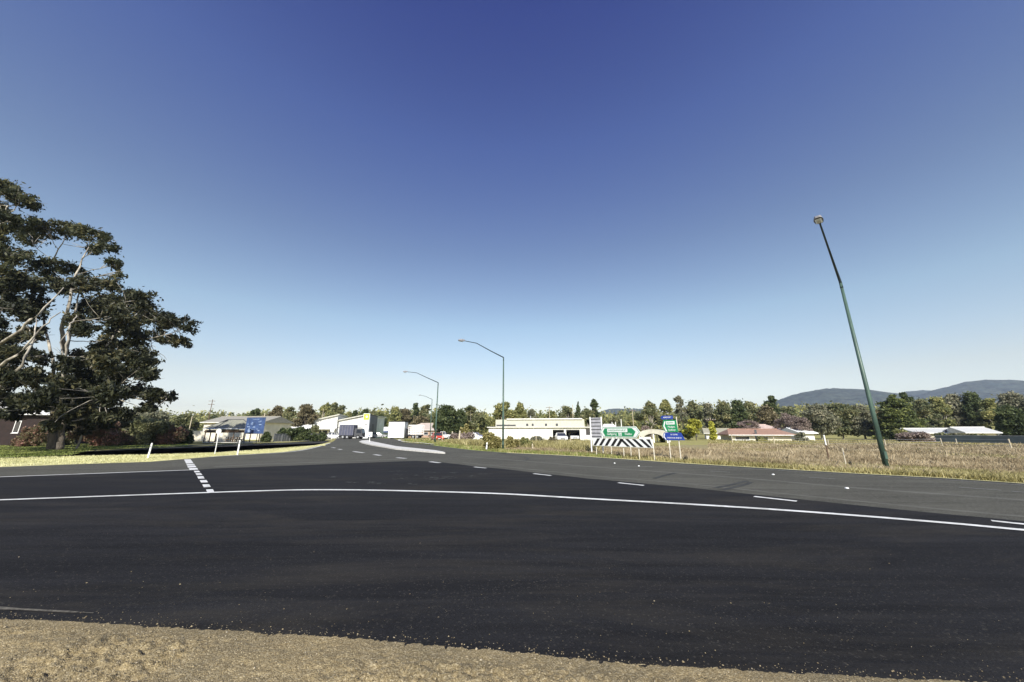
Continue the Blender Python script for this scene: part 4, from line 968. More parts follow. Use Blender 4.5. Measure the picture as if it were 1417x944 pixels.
# ------------------------------------------------------------------ posts, small signs
def guide_post(label, bx, by_, top_row, m=WHITE, wd=.055, cap=None, name='guide_post', group='white guide posts', lean=0.0):
    b0 = G(bx, by_); h = H(bx, top_row, b0.y)
    t = thing(name, label, 'post', b0, 0, group); t.rotation_euler = (0, lean, 0)
    mb_ = MB(); mb_.prism([(-wd, 0), (wd, 0), (wd*.9, h-.06), (wd*.4, h), (-wd*.4, h), (-wd*.9, h-.06)], -wd*.35, wd*.35); part('stem', mb_, m, t)
    mb_ = MB(); mb_.box(-wd*.55, wd*.55, -wd*.35-.006, -wd*.35, h-.28, h-.16); part('reflector', mb_, cap or MGREY, t)
    return t
guide_post('thick white guide post on the dry verge in front of the photinia hedge', 204.5, 634.5, 613, wd=.05, lean=.04)
guide_post('white guide post on the verge just left of the blue map board', 328.5, 629.5, 609, wd=.05)
guide_post('pale guide post in the reeds left of the centre lamp', 673, 623.5, 612, wd=.06, lean=.08)
guide_post('thin white guide post leaning beside a black tussock, left of the leaning lamp', 1172, 649, 620, m=POSTD, wd=.02)
guide_post('tall white timber post before the round dark tree, right one of the pair', 635, 614.2, 596, m=PALEW, wd=.11, name='timber_post', group='timber posts by the far verge', lean=.05)
guide_post('white timber post with small plate, left one of the pair before the round dark tree', 625.5, 612.6, 597, m=PALEW, wd=.10, name='timber_post', group='timber posts by the far verge')
guide_post('stubby pale post standing in tall straw grass right of the centre lamp', 737, 624, 614, m=PALEW, wd=.05, name='timber_post', group='timber posts by the far verge')
# brown post with whitened top
b0 = G(1147.5, 638); h = H(1147, 602, b0.y); h2 = H(1147, 616, b0.y)
t = thing('timber_post', 'brown paddock post with whitened top left of the leaning guide post', 'post', b0)
mb = MB(); mb.tube([(0, 0, -.02), (0.01, 0, h2)], .04, 8); part('stem', mb, BROWNW, t)
mb = MB(); mb.tube([(0.01, 0, h2), (.0, 0, h)], .036, 8); part('painted_top', mb, WHITE, t)
# round topped sign on the verge left
b0 = G(297, 629); h = H(300, 598, b0.y)
t = thing('round_sign', 'small pale round sign on a thin post before the pavilion', 'sign', b0)
mb = MB(); mb.tube([(0, 0, 0), (0, 0, h)], .03, 8); part('post', mb, WHITE, t)
mb = MB(); mb.cyl((0, -.04, h+.05), (0, 1, 0), .2, .02, 20); part('disc', mb, mat('faded sign face', (0.6, 0.6, 0.56), .5), t)
# island marker
b0 = G(511, 613.2); b0.z = .15
t = thing('keep_left_sign', 'white keep left board on the nose of the traffic island', 'sign', b0)
mb = MB(); mb.tube([(0, 0, 0), (0, 0, 1.3)], .05, 8); part('post', mb, WHITE, t)
mb = MB(); mb.box(-.35, .35, -.08, -.055, .75, 1.45); pn = part('panel', mb, SIGNW, t)
mb = MB(); mb.add([(-.2, -.086, .9), (-.08, -.086, .84), (.22, -.086, 1.25), (.12, -.086, 1.32)], [(0, 1, 2, 3)]); part('arrow', mb, SIGNB, pn)
# dark tussocks by the posts
for (x, y, w_, lab) in [(856,633.6,7,'black tussock under the striped hazard board'), (1178,649,4.5,'black tussock at the foot of the leaning guide post'), (949,639.3,7,'black tussock right of the arrow sign posts')]:
    b0 = G(x, y); s = W(w_, b0.y)
    t = thing('tussock', lab, 'plant', b0, 0, 'black tussocks by the far road edge'); r = random.Random(x)
    mb = MB()
    for i in range(60):
        a = r.uniform(0, 6.28); q = r.uniform(0, s*.35); l = r.uniform(.15, .42); p = Vector((math.cos(a)*q, math.sin(a)*q, 0)); e = p*1.7+Vector((0, 0, l))
        mb.add([p+Vector((-.02, 0, 0)), p+Vector((.02, 0, 0)), e], [(0, 1, 2)])
    part('leaf_tuft', mb, BLACK, t, fix=False)
    mb = MB(); mb.slab([(math.cos(a)*s*.32, math.sin(a)*s*.25) for a in [i*.7854 for i in range(8)]], 0, .16); part('root_clump', mb, BLACK, t)

POSTC = mat('cream post', (0.60, 0.56, 0.46), 0.6, var=.12)
# ------------------------------------------------------------------ big direction signs
o0, rz, L_ = frame(821, 25.4, 905.5, 21.4)
t = thing('hazard_board', 'long black and white chevron board on white posts by the far lane', 'sign', o0, rz)
zt0 = H(821, 606.2, 25.4); zb0 = H(821, 616.4, 25.4); zt1 = H(905, 607.6, 21.4); zb1 = H(905, 620.4, 21.4)
zt = (zt0+zt1)/2; zb = (zb0+zb1)/2
mb = MB(); mb.box(0, L_, 0, .03, zb, zt); pn = part('panel', mb, SIGNW, t)
def xat(px):                            # local x where the photo column meets this line
    lo, hi = 0, L_
    for _ in range(30):
        m_ = (lo+hi)/2; wx = o0.x+math.cos(rz)*m_; wy = o0.y+math.sin(rz)*m_
        if CX+FPX*wx/(wy*cp-(CAMH-1)*sp) < px: lo = m_
        else: hi = m_
    return m_
mid = xat(857); ww = .25; sl_ = .40
for sgn, cols in ((-1, [828.8, 836.6, 844.8, 853.3, 861]), (1, [859.2, 867.5, 877, 887, 897])):
    mb = MB()
    for c in cols:
        x0 = xat(c)
        if sgn < 0: q = [(x0-sl_-ww/2, zb+.02), (x0-sl_+ww/2, zb+.02), (x0+ww/2, zt-.02), (x0-ww/2, zt-.02)]
        else: q = [(x0-ww/2, zt-.02), (x0+ww/2, zt-.02), (x0+sl_*1.45+ww/2, zb+.02), (x0+sl_*1.45-ww/2, zb+.02)]
        q = [(max(.01, min(L_-.01, a)), z) for a, z in q]
        mb.add([(a, -.004, z) for a, z in q], [(0, 1, 2, 3)])
    part('stripes', mb, BLACK, pn)
for c in (823.5, 861, 882, 902.5):
    mb = MB(); x0 = xat(c); mb.tube([(x0, .075, 0), (x0, .075, zt-.05)], .03, 8); part('post', mb, POSTC, t)
# green double arrow sign
o0, rz, L_ = frame(832, 25.9, 889, 23.0)
t = thing('direction_sign', 'green double ended direction sign above the striped hazard board', 'sign', o0, rz)
zt = (H(835, 590.2, 25.8)+H(885, 590.8, 23.2))/2; zb = (H(835, 605.2, 25.8)+H(885, 606.6, 23.2))/2; zm = (zt+zb)/2; tip = .32
def hexa(ins): return [(ins*1.3, zm), (tip+ins*.4, zt-ins), (L_-tip-ins*.4, zt-ins), (L_-ins*1.3, zm), (L_-tip-ins*.4, zb+ins), (tip+ins*.4, zb+ins)]
mb = MB(); mb.prism(hexa(0), 0, .03); pn = part('panel', mb, SIGNW, t)
mb = MB(); mb.prism(hexa(.035), -.004, 0); part('border', mb, SIGNG, pn)
mb = MB(); mb.prism(hexa(.065), -.008, -.004); part('white_field', mb, SIGNW, pn)
gr = [(.30, zm+.03), (.48, zt-.1), (L_-.62, zt-.1), (L_-.34, zm+.03), (L_-.55, zb+.09), (.5, zb+.09)]
mb = MB(); mb.prism(gr, -.012, -.008); part('green_field', mb, SIGNG, pn)
mb = MB(); mb.box(.72, L_-.98, -.016, -.012, zm+.0, zt-.13); part('name_plate', mb, SIGNW, pn)
text_part('HIGHWAY', .16, SIGNG, pn, 'lettering', ((.72+L_-.98)/2, -.02, (zm+zt-.13)/2), L_-1.95)
text_part('Gulgong', .2, SIGNW, pn, 'lettering', (L_*.32, -.017, zm-.12), .85)
text_part('Dubbo', .2, SIGNW, pn, 'lettering', (L_*.73, -.017, zm-.12), .55)
mb = MB()
for i in range(2):
    for j in range(2): mb.box(L_*.49+i*.16, L_*.49+i*.16+.12, -.016, -.012, zm-.22+j*.11, zm-.14+j*.11)
part('route_shields', mb, SIGNW, pn)
for c in (.9, L_-.9):
    mb = MB(); mb.tube([(c, .07, 0), (c, .07, zt-.04)], .032, 8); part('post', mb, POSTC, t)
# ribbed grey sign seen from behind
o0, rz, L_ = frame(819, 27.3, 835.5, 26.7)
t = thing('ribbed_sign', 'grey ribbed sign back between white posts left of the green arrow', 'sign', o0, rz)
zt = H(827, 577.5, 27); zb = H(827, 606.5, 27)
mb = MB(); mb.box(.06, L_-.06, 0, .02, zb, zt-.03); part('panel', mb, mat('lilac grey sheet', (0.36, 0.36, 0.39), .5), t)
mb = MB()
for i in range(6):
    z = zb+(zt-zb)*(i+.5)/6; mb.box(.06, L_-.06, -.035, -.003, z-.02, z+.02)
part('ribs', mb, DGREY, t)
for x0 in (.02, L_-.02):
    mb = MB(); mb.tube([(x0, -.03, 0), (x0, -.03, zt+.02)], .05, 8); part('post', mb, WHITE, t)
# stacked blue, green, blue signs
o0, rz, L_ = frame(920, 21.6, 951, 20.6)
t = thing('direction_sign', 'stacked blue and green pointer signs on two thin posts right of the hazard board', 'sign', o0, rz)
Zr = lambda r_: H(935, r_, 21.1)
sc = L_/31.0; lx = lambda px: (px-920)*sc
mb = MB(); mb.prism([(lx(920), Zr(577.5)), (lx(922), Zr(575)), (lx(938), Zr(575.2)), (lx(938), Zr(580.2)), (lx(922), Zr(580.2))], 0, .025); p1 = part('top_panel', mb, SIGNB, t)
text_part('AIRPORT', .12, SIGNW, p1, 'lettering', (lx(930), -.004, Zr(577.6)), .5)
mb = MB(); mb.prism([(lx(921.5), Zr(589.5)), (lx(924), Zr(581)), (lx(942), Zr(581.3)), (lx(943.5), Zr(598)), (lx(925), Zr(597.7))], 0, .025); p2 = part('middle_panel', mb, SIGNG, t)
mb = MB(); mb.prism([(lx(923), Zr(589.5)), (lx(925.2), Zr(583)), (lx(926.8), Zr(583)), (lx(924.8), Zr(589.5)), (lx(928), Zr(597)), (lx(926), Zr(597))], -.004, 0); part('arrow', mb, SIGNW, p2)
mb = MB(); mb.box(lx(927.5), lx(939.8), -.005, 0, Zr(587.4), Zr(583)); part('name_plate', mb, SIGNW, p2)
text_part('HIGHWAY', .11, SIGNG, p2, 'lettering', (lx(933.6), -.01, Zr(585.2)), .42)
text_part('Mudgee', .15, SIGNW, p2, 'lettering', (lx(934.5), -.005, Zr(590.7)), .42)
text_part('Sydney', .15, SIGNW, p2, 'lettering', (lx(934.8), -.005, Zr(595)), .42)
mb = MB(); mb.prism([(lx(920.5), Zr(604)), (lx(923), Zr(598.6)), (lx(947), Zr(598.8)), (lx(951.5), Zr(609)), (lx(924), Zr(609.6))], 0, .025); p3 = part('bottom_panel', mb, SIGNB, t)
mb = MB(); mb.prism([(lx(921.5), Zr(604)), (lx(923.4), Zr(600)), (lx(924.6), Zr(600)), (lx(923), Zr(604)), (lx(925.5), Zr(608.4)), (lx(924.2), Zr(608.4))], -.004, 0); part('arrow', mb, SIGNW, p3)
text_part('TO TOWN', .11, SIGNW, p3, 'lettering', (lx(937), -.005, Zr(601.6)), .42)
text_part('VISITOR INFO', .11, SIGNW, p3, 'lettering', (lx(937), -.005, Zr(606.2)), .85)
for x0 in (lx(928.2), lx(942.2)):
    mb = MB(); mb.tube([(x0, .06, 0), (x0, .06, Zr(577))], .03, 8); part('post', mb, POSTC, t)
# blue town map board
o0, rz, L_ = frame(335.5, 52, 361.5, 51)
t = thing('map_board', 'blue information board on dark posts right of the pavilion', 'sign', o0, rz)
zt = H(348, 578, 51.5); zb = H(348, 600, 51.5)
bm_ = mat('map board blue', (0.055, 0.095, 0.22), .4, var=.25, scale=1.2)
mb = MB(); mb.box(0, L_, 0, .06, zb, zt); pn = part('panel', mb, bm_, t)
r = random.Random(4); mb = MB()
for i in range(16):
    x0 = r.uniform(.15, L_-.8); z0 = r.uniform(zb+.2, zt-.3); mb.box(x0, x0+r.uniform(.15, .5), -.006, 0, z0, z0+r.uniform(.04, .12))
mb.add([(.5, -.007, zb+.15), (1.0, -.007, zb+.18), (.85, -.007, zb+.6), (.62, -.007, zb+.75)], [(0, 1, 2, 3)])
part('map_marks', mb, mat('map light blue', (0.30, 0.40, 0.58), .5, var=.1), pn)
text_part('TOWN MAP', .22, mat('map light blue', (0.30, 0.40, 0.58)), pn, 'lettering', (L_*.5, -.005, zt-.25), 1.3)
mb = MB(); mb.tube([(-.03, .03, zb-.03), (-.03, .03, zt+.04), (L_+.03, .03, zt+.04), (L_+.03, .03, zb-.03), (-.03, .03, zb-.03)], .035, 6); part('frame', mb, GALV, pn)
for x0 in (.1, L_*.68):
    mb = MB(); mb.tube([(x0, .1, 0), (x0, .1, zt-.1)], .05, 8); part('post', mb, DGREY, t)

# ------------------------------------------------------------------ pavilion
Yp = 56.0; xl, xr_ = XG(262, Yp), XG(334, Yp); wdt = xr_-xl
t = thing('pavilion', 'open park pavilion with faceted grey green hip roof on thin posts', 'pavilion', ((xl+xr_)/2, Yp+3, 0))
ze = H(300, 593, Yp); ztp = H(300, 581, Yp+3); a_ = wdt/2; b_ = 3.0; rl = wdt*.12
mb = MB(); mb.add([(-a_, -b_*.35, ze), (-a_*.12, -b_, ze), (a_, -b_*.3, ze), (a_, b_*.5, ze), (0, b_, ze), (-a_, b_*.5, ze), (-rl*.9, -.3, ztp), (rl*1.6, -.1, ztp)],
              [(0, 1, 6), (1, 2, 7, 6), (2, 3, 7), (3, 4, 7), (4, 5, 6, 7), (5, 0, 6)]); rf = part('roof', mb, ROOFG, t)
mb = MB(); 
for p0, p1 in (((-a_*.12, -b_, ze), (-rl*.9, -.3, ztp)), ((a_, -b_*.3, ze), (rl*1.6, -.1, ztp)), ((-a_, -b_*.35, ze), (-rl*.9, -.3, ztp)), ((-rl*.9, -.3, ztp), (rl*1.6, -.1, ztp))): mb.tube([Vector(p0)+Vector((0, 0, .03)), Vector(p1)+Vector((0, 0, .03))], .06, 6)
part('ridge_caps', mb, DGREY, rf)
ring = [(-a_, -b_*.35), (-a_*.12, -b_), (a_, -b_*.3), (a_, b_*.5), (0, b_), (-a_, b_*.5)]
mb = MB(); mb.tube([(x, y, ze-.06) for x, y in ring+ring[:1]], .07, 6); part('gutter', mb, WHITE, rf)
mb = MB(); mb.tube([(x*.9, y*.88, ze-.42) for x, y in ring+ring[:1]], .22, 6); part('beam', mb, BROWNW, t)
for x, y in ring+[(-a_*.55, -b_*.7), (a_*.45, -b_*.66)]:
    mb = MB(); mb.tube([(x*.9, y*.88, 0), (x*.9, y*.88, ze-.3)], .075, 8); part('post', mb, BROWNW, t)
mb = MB(); mb.slab([(x*.93, y*.93) for x, y in ring], 0.0, .08); part('floor_slab', mb, M_CONC, t)
# picnic table under it
t = thing('picnic_table', 'dark timber picnic table standing under the pavilion', 'table', ((xl+xr_)/2+1.2, Yp+2, .08))
mb = MB(); mb.box(-1, 1, -.4, .4, .70, .76); part('tabletop', mb, BROWNW, t)
for s in (-1, 1):
    mb = MB(); mb.box(-1, 1, s*.75-.14, s*.75+.14, .40, .45); part('bench', mb, BROWNW, t)
    mb = MB(); mb.box(s*.7-.05, s*.7+.05, -.7, .7, .34, .40).box(s*.7-.05, s*.7+.05, -.3, -.2, 0, .7).box(s*.7-.05, s*.7+.05, .2, .3, 0, .7).box(s*.7-.05, s*.7+.05, -.7, -.62, 0, .34).box(s*.7-.05, s*.7+.05, .62, .7, 0, .34); part('leg_frame', mb, BROWNW, t)

# ------------------------------------------------------------------ buildings
def gable_house(label, p0, Y0, p1, Y1, eave_row, ridge_row, depth, wallm, roofm, hip=0.0, wins=(), name='house', over=.5, cat='house', door=None, base=0.0, garage=None):
    o_, rz_, L_ = frame(p0, Y0, p1, Y1); pm = (p0+p1)/2; Ym = (Y0+Y1)/2
    t_ = thing(name, label, cat, o_, rz_)
    ze_ = H(pm, eave_row, Ym); zr_ = max(ze_+.4, H(pm, ridge_row, Ym+depth/2))
    mb_ = MB(); mb_.box(0, L_, 0, depth, base, ze_)
    part('wall', mb_, wallm, t_)
    h_ = hip*L_
    mb_ = MB(); x0, x1, y0, y1 = -over, L_+over, -over, depth+over; th = .14
    ver = [(x0, y0, ze_), (x1, y0, ze_), (x1, y1, ze_), (x0, y1, ze_), (x0+h_, depth/2, zr_), (x1-h_, depth/2, zr_)]
    mb_.add(ver+[(x, y, z+th) for x, y, z in ver], [(6, 7, 11, 10), (8, 9, 10, 11), (7, 8, 11), (9, 6, 10), (0, 3, 2, 1), (0, 1, 7, 6), (1, 2, 8, 7), (2, 3, 9, 8), (3, 0, 6, 9)])
    rf_ = part('roof', mb_, roofm, t_)
    mb_ = MB(); mb_.tube([(x0+h_, depth/2, zr_+th+.02), (x1-h_, depth/2, zr_+th+.02)], .09, 6); part('ridge_cap', mb_, roofm, rf_)
    mb_ = MB(); mb_.box(x0, x1, y0-.12, y0-.005, ze_-.02, ze_+.1); part('gutter', mb_, WHITE, rf_)
    for (a, b2, z0, z1) in wins:
        x_0, x_1 = a*L_, b2*L_; zz0, zz1 = z0*ze_, z1*ze_
        mb_ = MB(); mb_.box(x_0, x_1, -.03, .01, zz0, zz1); w_ = part('window', mb_, WHITE, t_)
        mb_ = MB(); mb_.box(x_0+.07, x_1-.07, -.036, -.031, zz0+.07, zz1-.07); part('pane', mb_, GLASS, w_)
        mb_ = MB(); mb_.box(x_0-.05, x_1+.05, -.10, -.032, zz0-.07, zz0-.005); part('sill', mb_, WHITE, w_)
    if door:
        mb_ = MB(); mb_.box(door[0]*L_, door[1]*L_, -.035, .01, 0, 2.05); d_ = part('door', mb_, DGREY, t_)
        mb_ = MB(); mb_.box(door[1]*L_-.15, door[1]*L_-.10, -.08, -.036, .95, 1.1); part('handle', mb_, GALV, d_)
    return t_
# brown timber wall and roof at far left behind trees
gable_house('dark timber clad house half hidden behind the left eucalypts', -60, 45, 66, 47, 574, 563, 9, mat('dark red brown boards', (0.022, 0.012, 0.010), .8, var=.2, scale=2), ROOFW, wins=((.2, .27, .4, .8), (.55, .62, .4, .8)), name='house')
gable_house('long pale shed with light roof behind the pavilion', 278, 80, 360, 79, 585, 577.5, 9, CREAM, mat('dull beige roof', (0.30, 0.285, 0.235), .6, var=.1), wins=((.1, .14, .35, .7), (.5, .55, .35, .7), (.8, .84, .3, .7)), name='shed', cat='shed', door=(.3, .35))
gable_house('low cream shed between the map board and the front fence', 362, 92, 424, 92, 594, 588.5, 5, WALLW, WHITE, name='shed', cat='shed', wins=((.5, .56, .4, .8), (.8, .86, .4, .8)))
# showroom with two sloping roofs
def mono(label, p0, Y0, p1, Y1, zl, zr_, depth, wallm, roofm, name, cat, extras=None):
    o_, rz_, L_ = frame(p0, Y0, p1, Y1); t_ = thing(name, label, cat, o_, rz_)
    hl, hr = H(p0, zl, Y0), H(p1, zr_, Y1)
    mb_ = MB(); mb_.prism([(0, 0), (L_, 0), (L_, hr), (0, hl)], 0, depth); part('wall', mb_, wallm, t_)
    mb_ = MB(); mb_.prism([(-.6, hl-.1), (L_+.4, hr+.02), (L_+.4, hr+.3), (-.6, hl+.18)], -.5, depth+.4); part('roof', mb_, roofm, t_)
    return t_, L_, hl, hr
ts, L_, hl, hr = mono('white showroom wing with a steep sloping roof, left of the truck', 425, 96, 464, 98, 584, 574.5, 16, WALLW, mat('showroom roof', (0.55, 0.54, 0.46), .5), 'showroom', 'building')
mb = MB(); mb.box(-1.5, L_*1.0, -2.2, -.01, hl*.55, hl*.62); part('awning', mb, WHITE, ts)
for x0 in (.08, .3, .52, .74):
    mb = MB(); mb.box(x0*L_, x0*L_+1.1, -.03, 0.01, .3, hl*.48); w_ = part('window', mb, GALV, ts)
    mb = MB(); mb.box(x0*L_+.06, x0*L_+1.04, -.036, -.031, .36, hl*.48-.06); part('pane', mb, GLASS, w_)
ts, L_, hl, hr = mono('white showroom wing with roof rising to the lime pylon', 464.3, 99, 501, 99, 583, 575.2, 16, WALLW, mat('showroom roof', (0.55, 0.54, 0.46), .5), 'showroom', 'building')
mb = MB(); mb.box(0, L_*.95, -.05, -.01, hl*.62, hl*.65); part('flashing', mb, MGREY, ts)
for x0 in (.1, .35, .62):
    mb = MB(); mb.box(x0*L_, x0*L_+1.2, -.03, 0.01, .2, 2.2); w_ = part('window', mb, GALV, ts)
    mb = MB(); mb.box(x0*L_+.06, x0*L_+1.14, -.036, -.031, .26, 2.14); part('pane', mb, GLASS, w_)
# pylon sign
o0, rz, L_ = frame(499.8, 96, 508.6, 96)
t = thing('pylon_sign', 'tall white pylon with lime green top panel at the showroom corner', 'sign', o0, rz)
zt = H(504, 572.3, 96)
mb = MB(); mb.box(0, L_, 0, .6, 0, zt); part('slab', mb, SIGNW, t)
mb = MB(); mb.box(.1, L_-.1, -.02, -.003, zt*.74, zt-.12); g_ = part('lime_panel', mb, LIME, t)
mb = MB(); mb.cyl((L_*.55, -.025, zt*.87), (0, 1, 0), .28, .008, 16); part('logo', mb, SIGNW, g_)
for i, (a, b2) in enumerate(((.2, .75), (.3, .8), (.35, .7))):
    mb = MB(); mb.box(a*L_, b2*L_, -.02, -.003, zt*(.60-i*.06), zt*(.625-i*.06)); part('word_bar', mb, DGREY, t)
# dark grey end wall
o0, rz, L_ = frame(508.8, 97, 520, 108)
t = thing('annex', 'dark grey panelled annex to the right of the lime pylon', 'building', o0, rz)
zt = H(513, 575, 100)
mb = MB(); mb.box(0, L_, 0, 1.2, 0, zt); part('wall', mb, mat('annex grey', (0.14, 0.145, 0.155), .6, var=.1), t)
mb = MB(); mb.box(L_*.35, L_*.62, -.03, 0, 0, zt*.62); d_ = part('door', mb, DGREY, t)
mb = MB(); mb.box(L_*.38, L_*.41, -.08, -.031, 1, 1.4); part('handle', mb, GALV, d_)
mb = MB(); mb.box(-.1, L_+.1, -.12, 1.3, zt+.002, zt+.2); part('parapet', mb, DGREY, t)
# white hoarding box
o0, rz, L_ = frame(536.4, 90, 558.4, 90)
t = thing('site_hoarding', 'big white box like hoarding on the green lawn', 'building', o0, rz)
zt = H(547, 584.3, 90)
mb = MB(); mb.box(0, L_, 0, 3, 0.25, zt); part('wall', mb, SIGNW, t)
mb = MB(); mb.box(-.05, L_+.05, -.06, 3.06, zt+.002, zt+.12); part('cap', mb, MGREY, t)
text_part('SALES', .5, MGREY, t, 'lettering', (L_*.55, -.008, zt-.6), L_*.5)
for x0 in (.15, .5, .85):
    mb = MB(); mb.box(x0*L_-.1, x0*L_+.1, .5, 2.5, 0, .248); part('footing', mb, MGREY, t)
gable_house('low white roofed shed between annex and hoarding', 517, 120, 538, 120, 599, 592, 8, WALLW, WHITE, name='shed', cat='shed')
gable_house('cream brick house with pale hip roof behind the stock truck', 558, 112, 606, 108, 595.5, 586.5, 12, BRICK, mat('pinkish roof', (0.50, 0.42, 0.36), .7, var=.1), hip=.2, wins=((.12, .22, .35, .75), (.6, .72, .35, .75), (.8, .88, .35, .75)), door=(.4, .46), name='house')
# workshop
Yw = 76.0
o0, rz, L_ = frame(676, Yw, 821, Yw-3)
t = thing('workshop', 'long white vehicle workshop with two dark open bays', 'building', o0, rz)
zl = H(748, 592, Yw); zu = H(748, 581, Yw+5)
fx = lambda px: (px-676)/145*L_
zbay = H(785, 594.8, Yw)
mb = MB(); D_ = 14
for a, b2, z0, z1 in ((0, fx(766.6), 0, zl), (fx(766.6), fx(803.4), zbay, zl), (fx(782), fx(785), 0, zbay), (fx(803.4), L_, 0, zl)): mb.box(a, b2, 0, .25, z0, z1)
mb.box(0, .25, .25, D_, 0, zl); mb.box(L_-.25, L_, .25, D_, 0, zl); mb.box(.25, L_-.25, D_-.25, D_, 0, zl)
part('wall', mb, WALLW, t)
mb = MB(); mb.box(-.3, L_+.3, -.4, 4.5, zl+.003, zl+.16); rf = part('lower_roof', mb, ROOFW, t)
mb = MB(); mb.box(fx(680), fx(812), 4.6, D_+.2, zl+.165, zu); uw = part('upper_wall', mb, mat('upper cream wall', (0.46, 0.45, 0.35), .7, var=.08), t)
mb = MB(); mb.box(fx(697), fx(809), 4.3, D_+.5, zu+.003, zu+.22); part('upper_roof', mb, ROOFW, t)
for a, b2 in ((681, 711), (726, 730), (734.5, 738), (754, 758), (770, 774)):
    mb = MB(); mb.box(fx(a), fx(b2), 4.56, 4.597, zl+.35, zl+.75 if a == 681 else zl+.95); w_ = part('window', mb, GALV, uw)
    mb = MB(); mb.box(fx(a)+.06, fx(b2)-.06, 4.545, 4.557, zl+.4, zl+.7 if a == 681 else zl+.9); part('pane', mb, GLASS, w_)
mb = MB(); mb.box(.26, L_-.26, .26, D_-.26, .002, .02); part('floor_slab', mb, BLACK, t)  # floor black as well, painting the shade inside the bays
mb = MB(); mb.box(fx(764), fx(764.6), .3, D_-.3, .03, zl-.02).box(fx(805), fx(805.6), .3, D_-.3, .03, zl-.02).box(fx(764.7), fx(804.9), 6.5, 6.6, .03, zl-.02).box(.3, L_-.3, .3, D_-.3, zl-.2, zl-.05); part('bay_shade_lining', mb, BLACK, t)  # black sheets put in so the open bays read as deep shade
mb = MB(); mb.box(fx(766.6), fx(782), .27, .32, zbay-.25, zbay).box(fx(785), fx(803.4), .27, .32, zbay-.25, zbay); part('roller_door', mb, DGREY, t)
mb = MB(); mb.box(fx(811.5), fx(818.5), -.03, 0.01, 1.0, 2.3); w_ = part('window', mb, MGREY, t)
mb = MB(); mb.box(fx(812), fx(818), -.036, -.031, 1.08, 2.22); part('pane', mb, GLASS, w_)
for a in (700, 720, 740, 757):
    mb = MB(); mb.box(fx(a)-.05, fx(a)+.05, -.09, -.003, 0, zl); part('downpipe', mb, WHITE, t)
mb = MB(); mb.tube([(fx(731), 8, zu+.2), (fx(731), 8, zu+.9)], .12, 8); part('roof_vent', mb, GALV, t)
# right side houses
gable_house('low house with terracotta hip roof across the paddock', 1014, 70, 1096, 67, 602.5, 595, 10, CREAM, TERRA, hip=.12, wins=((.05, .3, .15, .8), (.52, .62, .3, .8)), door=(.4, .44), name='house', over=.7)
gable_house('rear wing with pinkish hip roof behind the terracotta roof', 1056, 84, 1086, 84, 596, 588.5, 8, WALLW, mat('pale pink roof', (0.52, 0.40, 0.34), .7, var=.1), hip=.3, name='house', wins=((.4, .6, .4, .8),))
gable_house('long white house beneath the gums left of the right edge', 1275, 68, 1384, 64, 600, 594, 9, CREAM, mat('white sheet roof', (0.56, 0.56, 0.53), .5, var=.06), wins=((.2, .26, .3, .8), (.45, .5, .3, .8), (.62, .66, .3, .8)), door=(.35, .38), name='house')
gable_house('gabled white annex at the right end of the long white house', 1343, 62, 1382, 60.5, 599.5, 592.5, 7, CREAM, mat('white sheet roof', (0.56, 0.56, 0.53)), wins=((.3, .5, .3, .8),), name='house')
gable_house('small white shed at the extreme right behind the dark tree', 1408, 72, 1440, 71, 603, 599, 6, WALLW, WHITE, name='shed', cat='shed')
gable_house('small pale cottage between yellow trees and the terracotta house', 978, 86, 1010, 84, 600, 594, 8, WALLW, mat('dull olive roof', (0.35, 0.33, 0.24), .7), name='house', wins=((.3, .4, .3, .8),))
gable_house('tiny white sheet roof poking through gums right of the terracotta house', 1110, 74, 1128, 74, 600, 593, 6, WALLW, WHITE, name='shed', cat='shed')
gable_house('low white shed above the green arrow sign', 838, 110, 852, 110, 592, 588, 6, WALLW, WHITE, name='shed', cat='shed')
# arched white carport
o0, rz, L_ = frame(884, 58, 926, 56)
t = thing('carport', 'white arched carport left of the blue arrow sign', 'carport', o0, rz)
zt = H(905, 594, 57)
arc = [(L_*(.5-.5*math.cos(a)), zt*(.55+.45*math.sin(a))) for a in [i*math.pi/12 for i in range(13)]]
inn = [(L_*.5+(x-L_*.5)*.62, z*.72-.1) for x, z in arc]
mb = MB(); mb.prism(arc+inn[::-1], 0, 5); part('arched_roof', mb, mat('faded cream canvas', (0.52, 0.50, 0.42), .8, var=.15, scale=.8), t)
for x0 in (.02*L_, .5*L_, .94*L_):
    for y in (.1, 4.8):
        mb = MB(); mb.box(x0, x0+.15, y, y+.12, 0, zt*(.50 if x0 != .5*L_ else .8)); part('post', mb, WHITE, t)
mb = MB(); mb.box(.1, L_*.42, .02, .09, .0, zt*.42); part('side_screen', mb, WALLW, t)
# shade-cloth fence across the back right
o0, rz, L_ = frame(1296, 57, 1430, 47)
t = thing('shade_cloth_fence', 'long low blue grey cloth fence before the white house', 'fence', o0, rz)
hh = H(1360, 603.2, 51)
mb = MB(); mb.box(0, L_, 0, .03, .1, hh); part('cloth', mb, FENCEB, t)
mb = MB(); mb.tube([(0, .02, hh+.01), (L_, .02, hh+.01)], .03, 6); part('top_rail', mb, GALV, t)
for i in range(9):
    mb = MB(); x0 = L_*(i+.02)/8.05; mb.tube([(x0, .08, 0), (x0, .08, hh+.03)], .035, 6); part('post', mb, GALV, t)
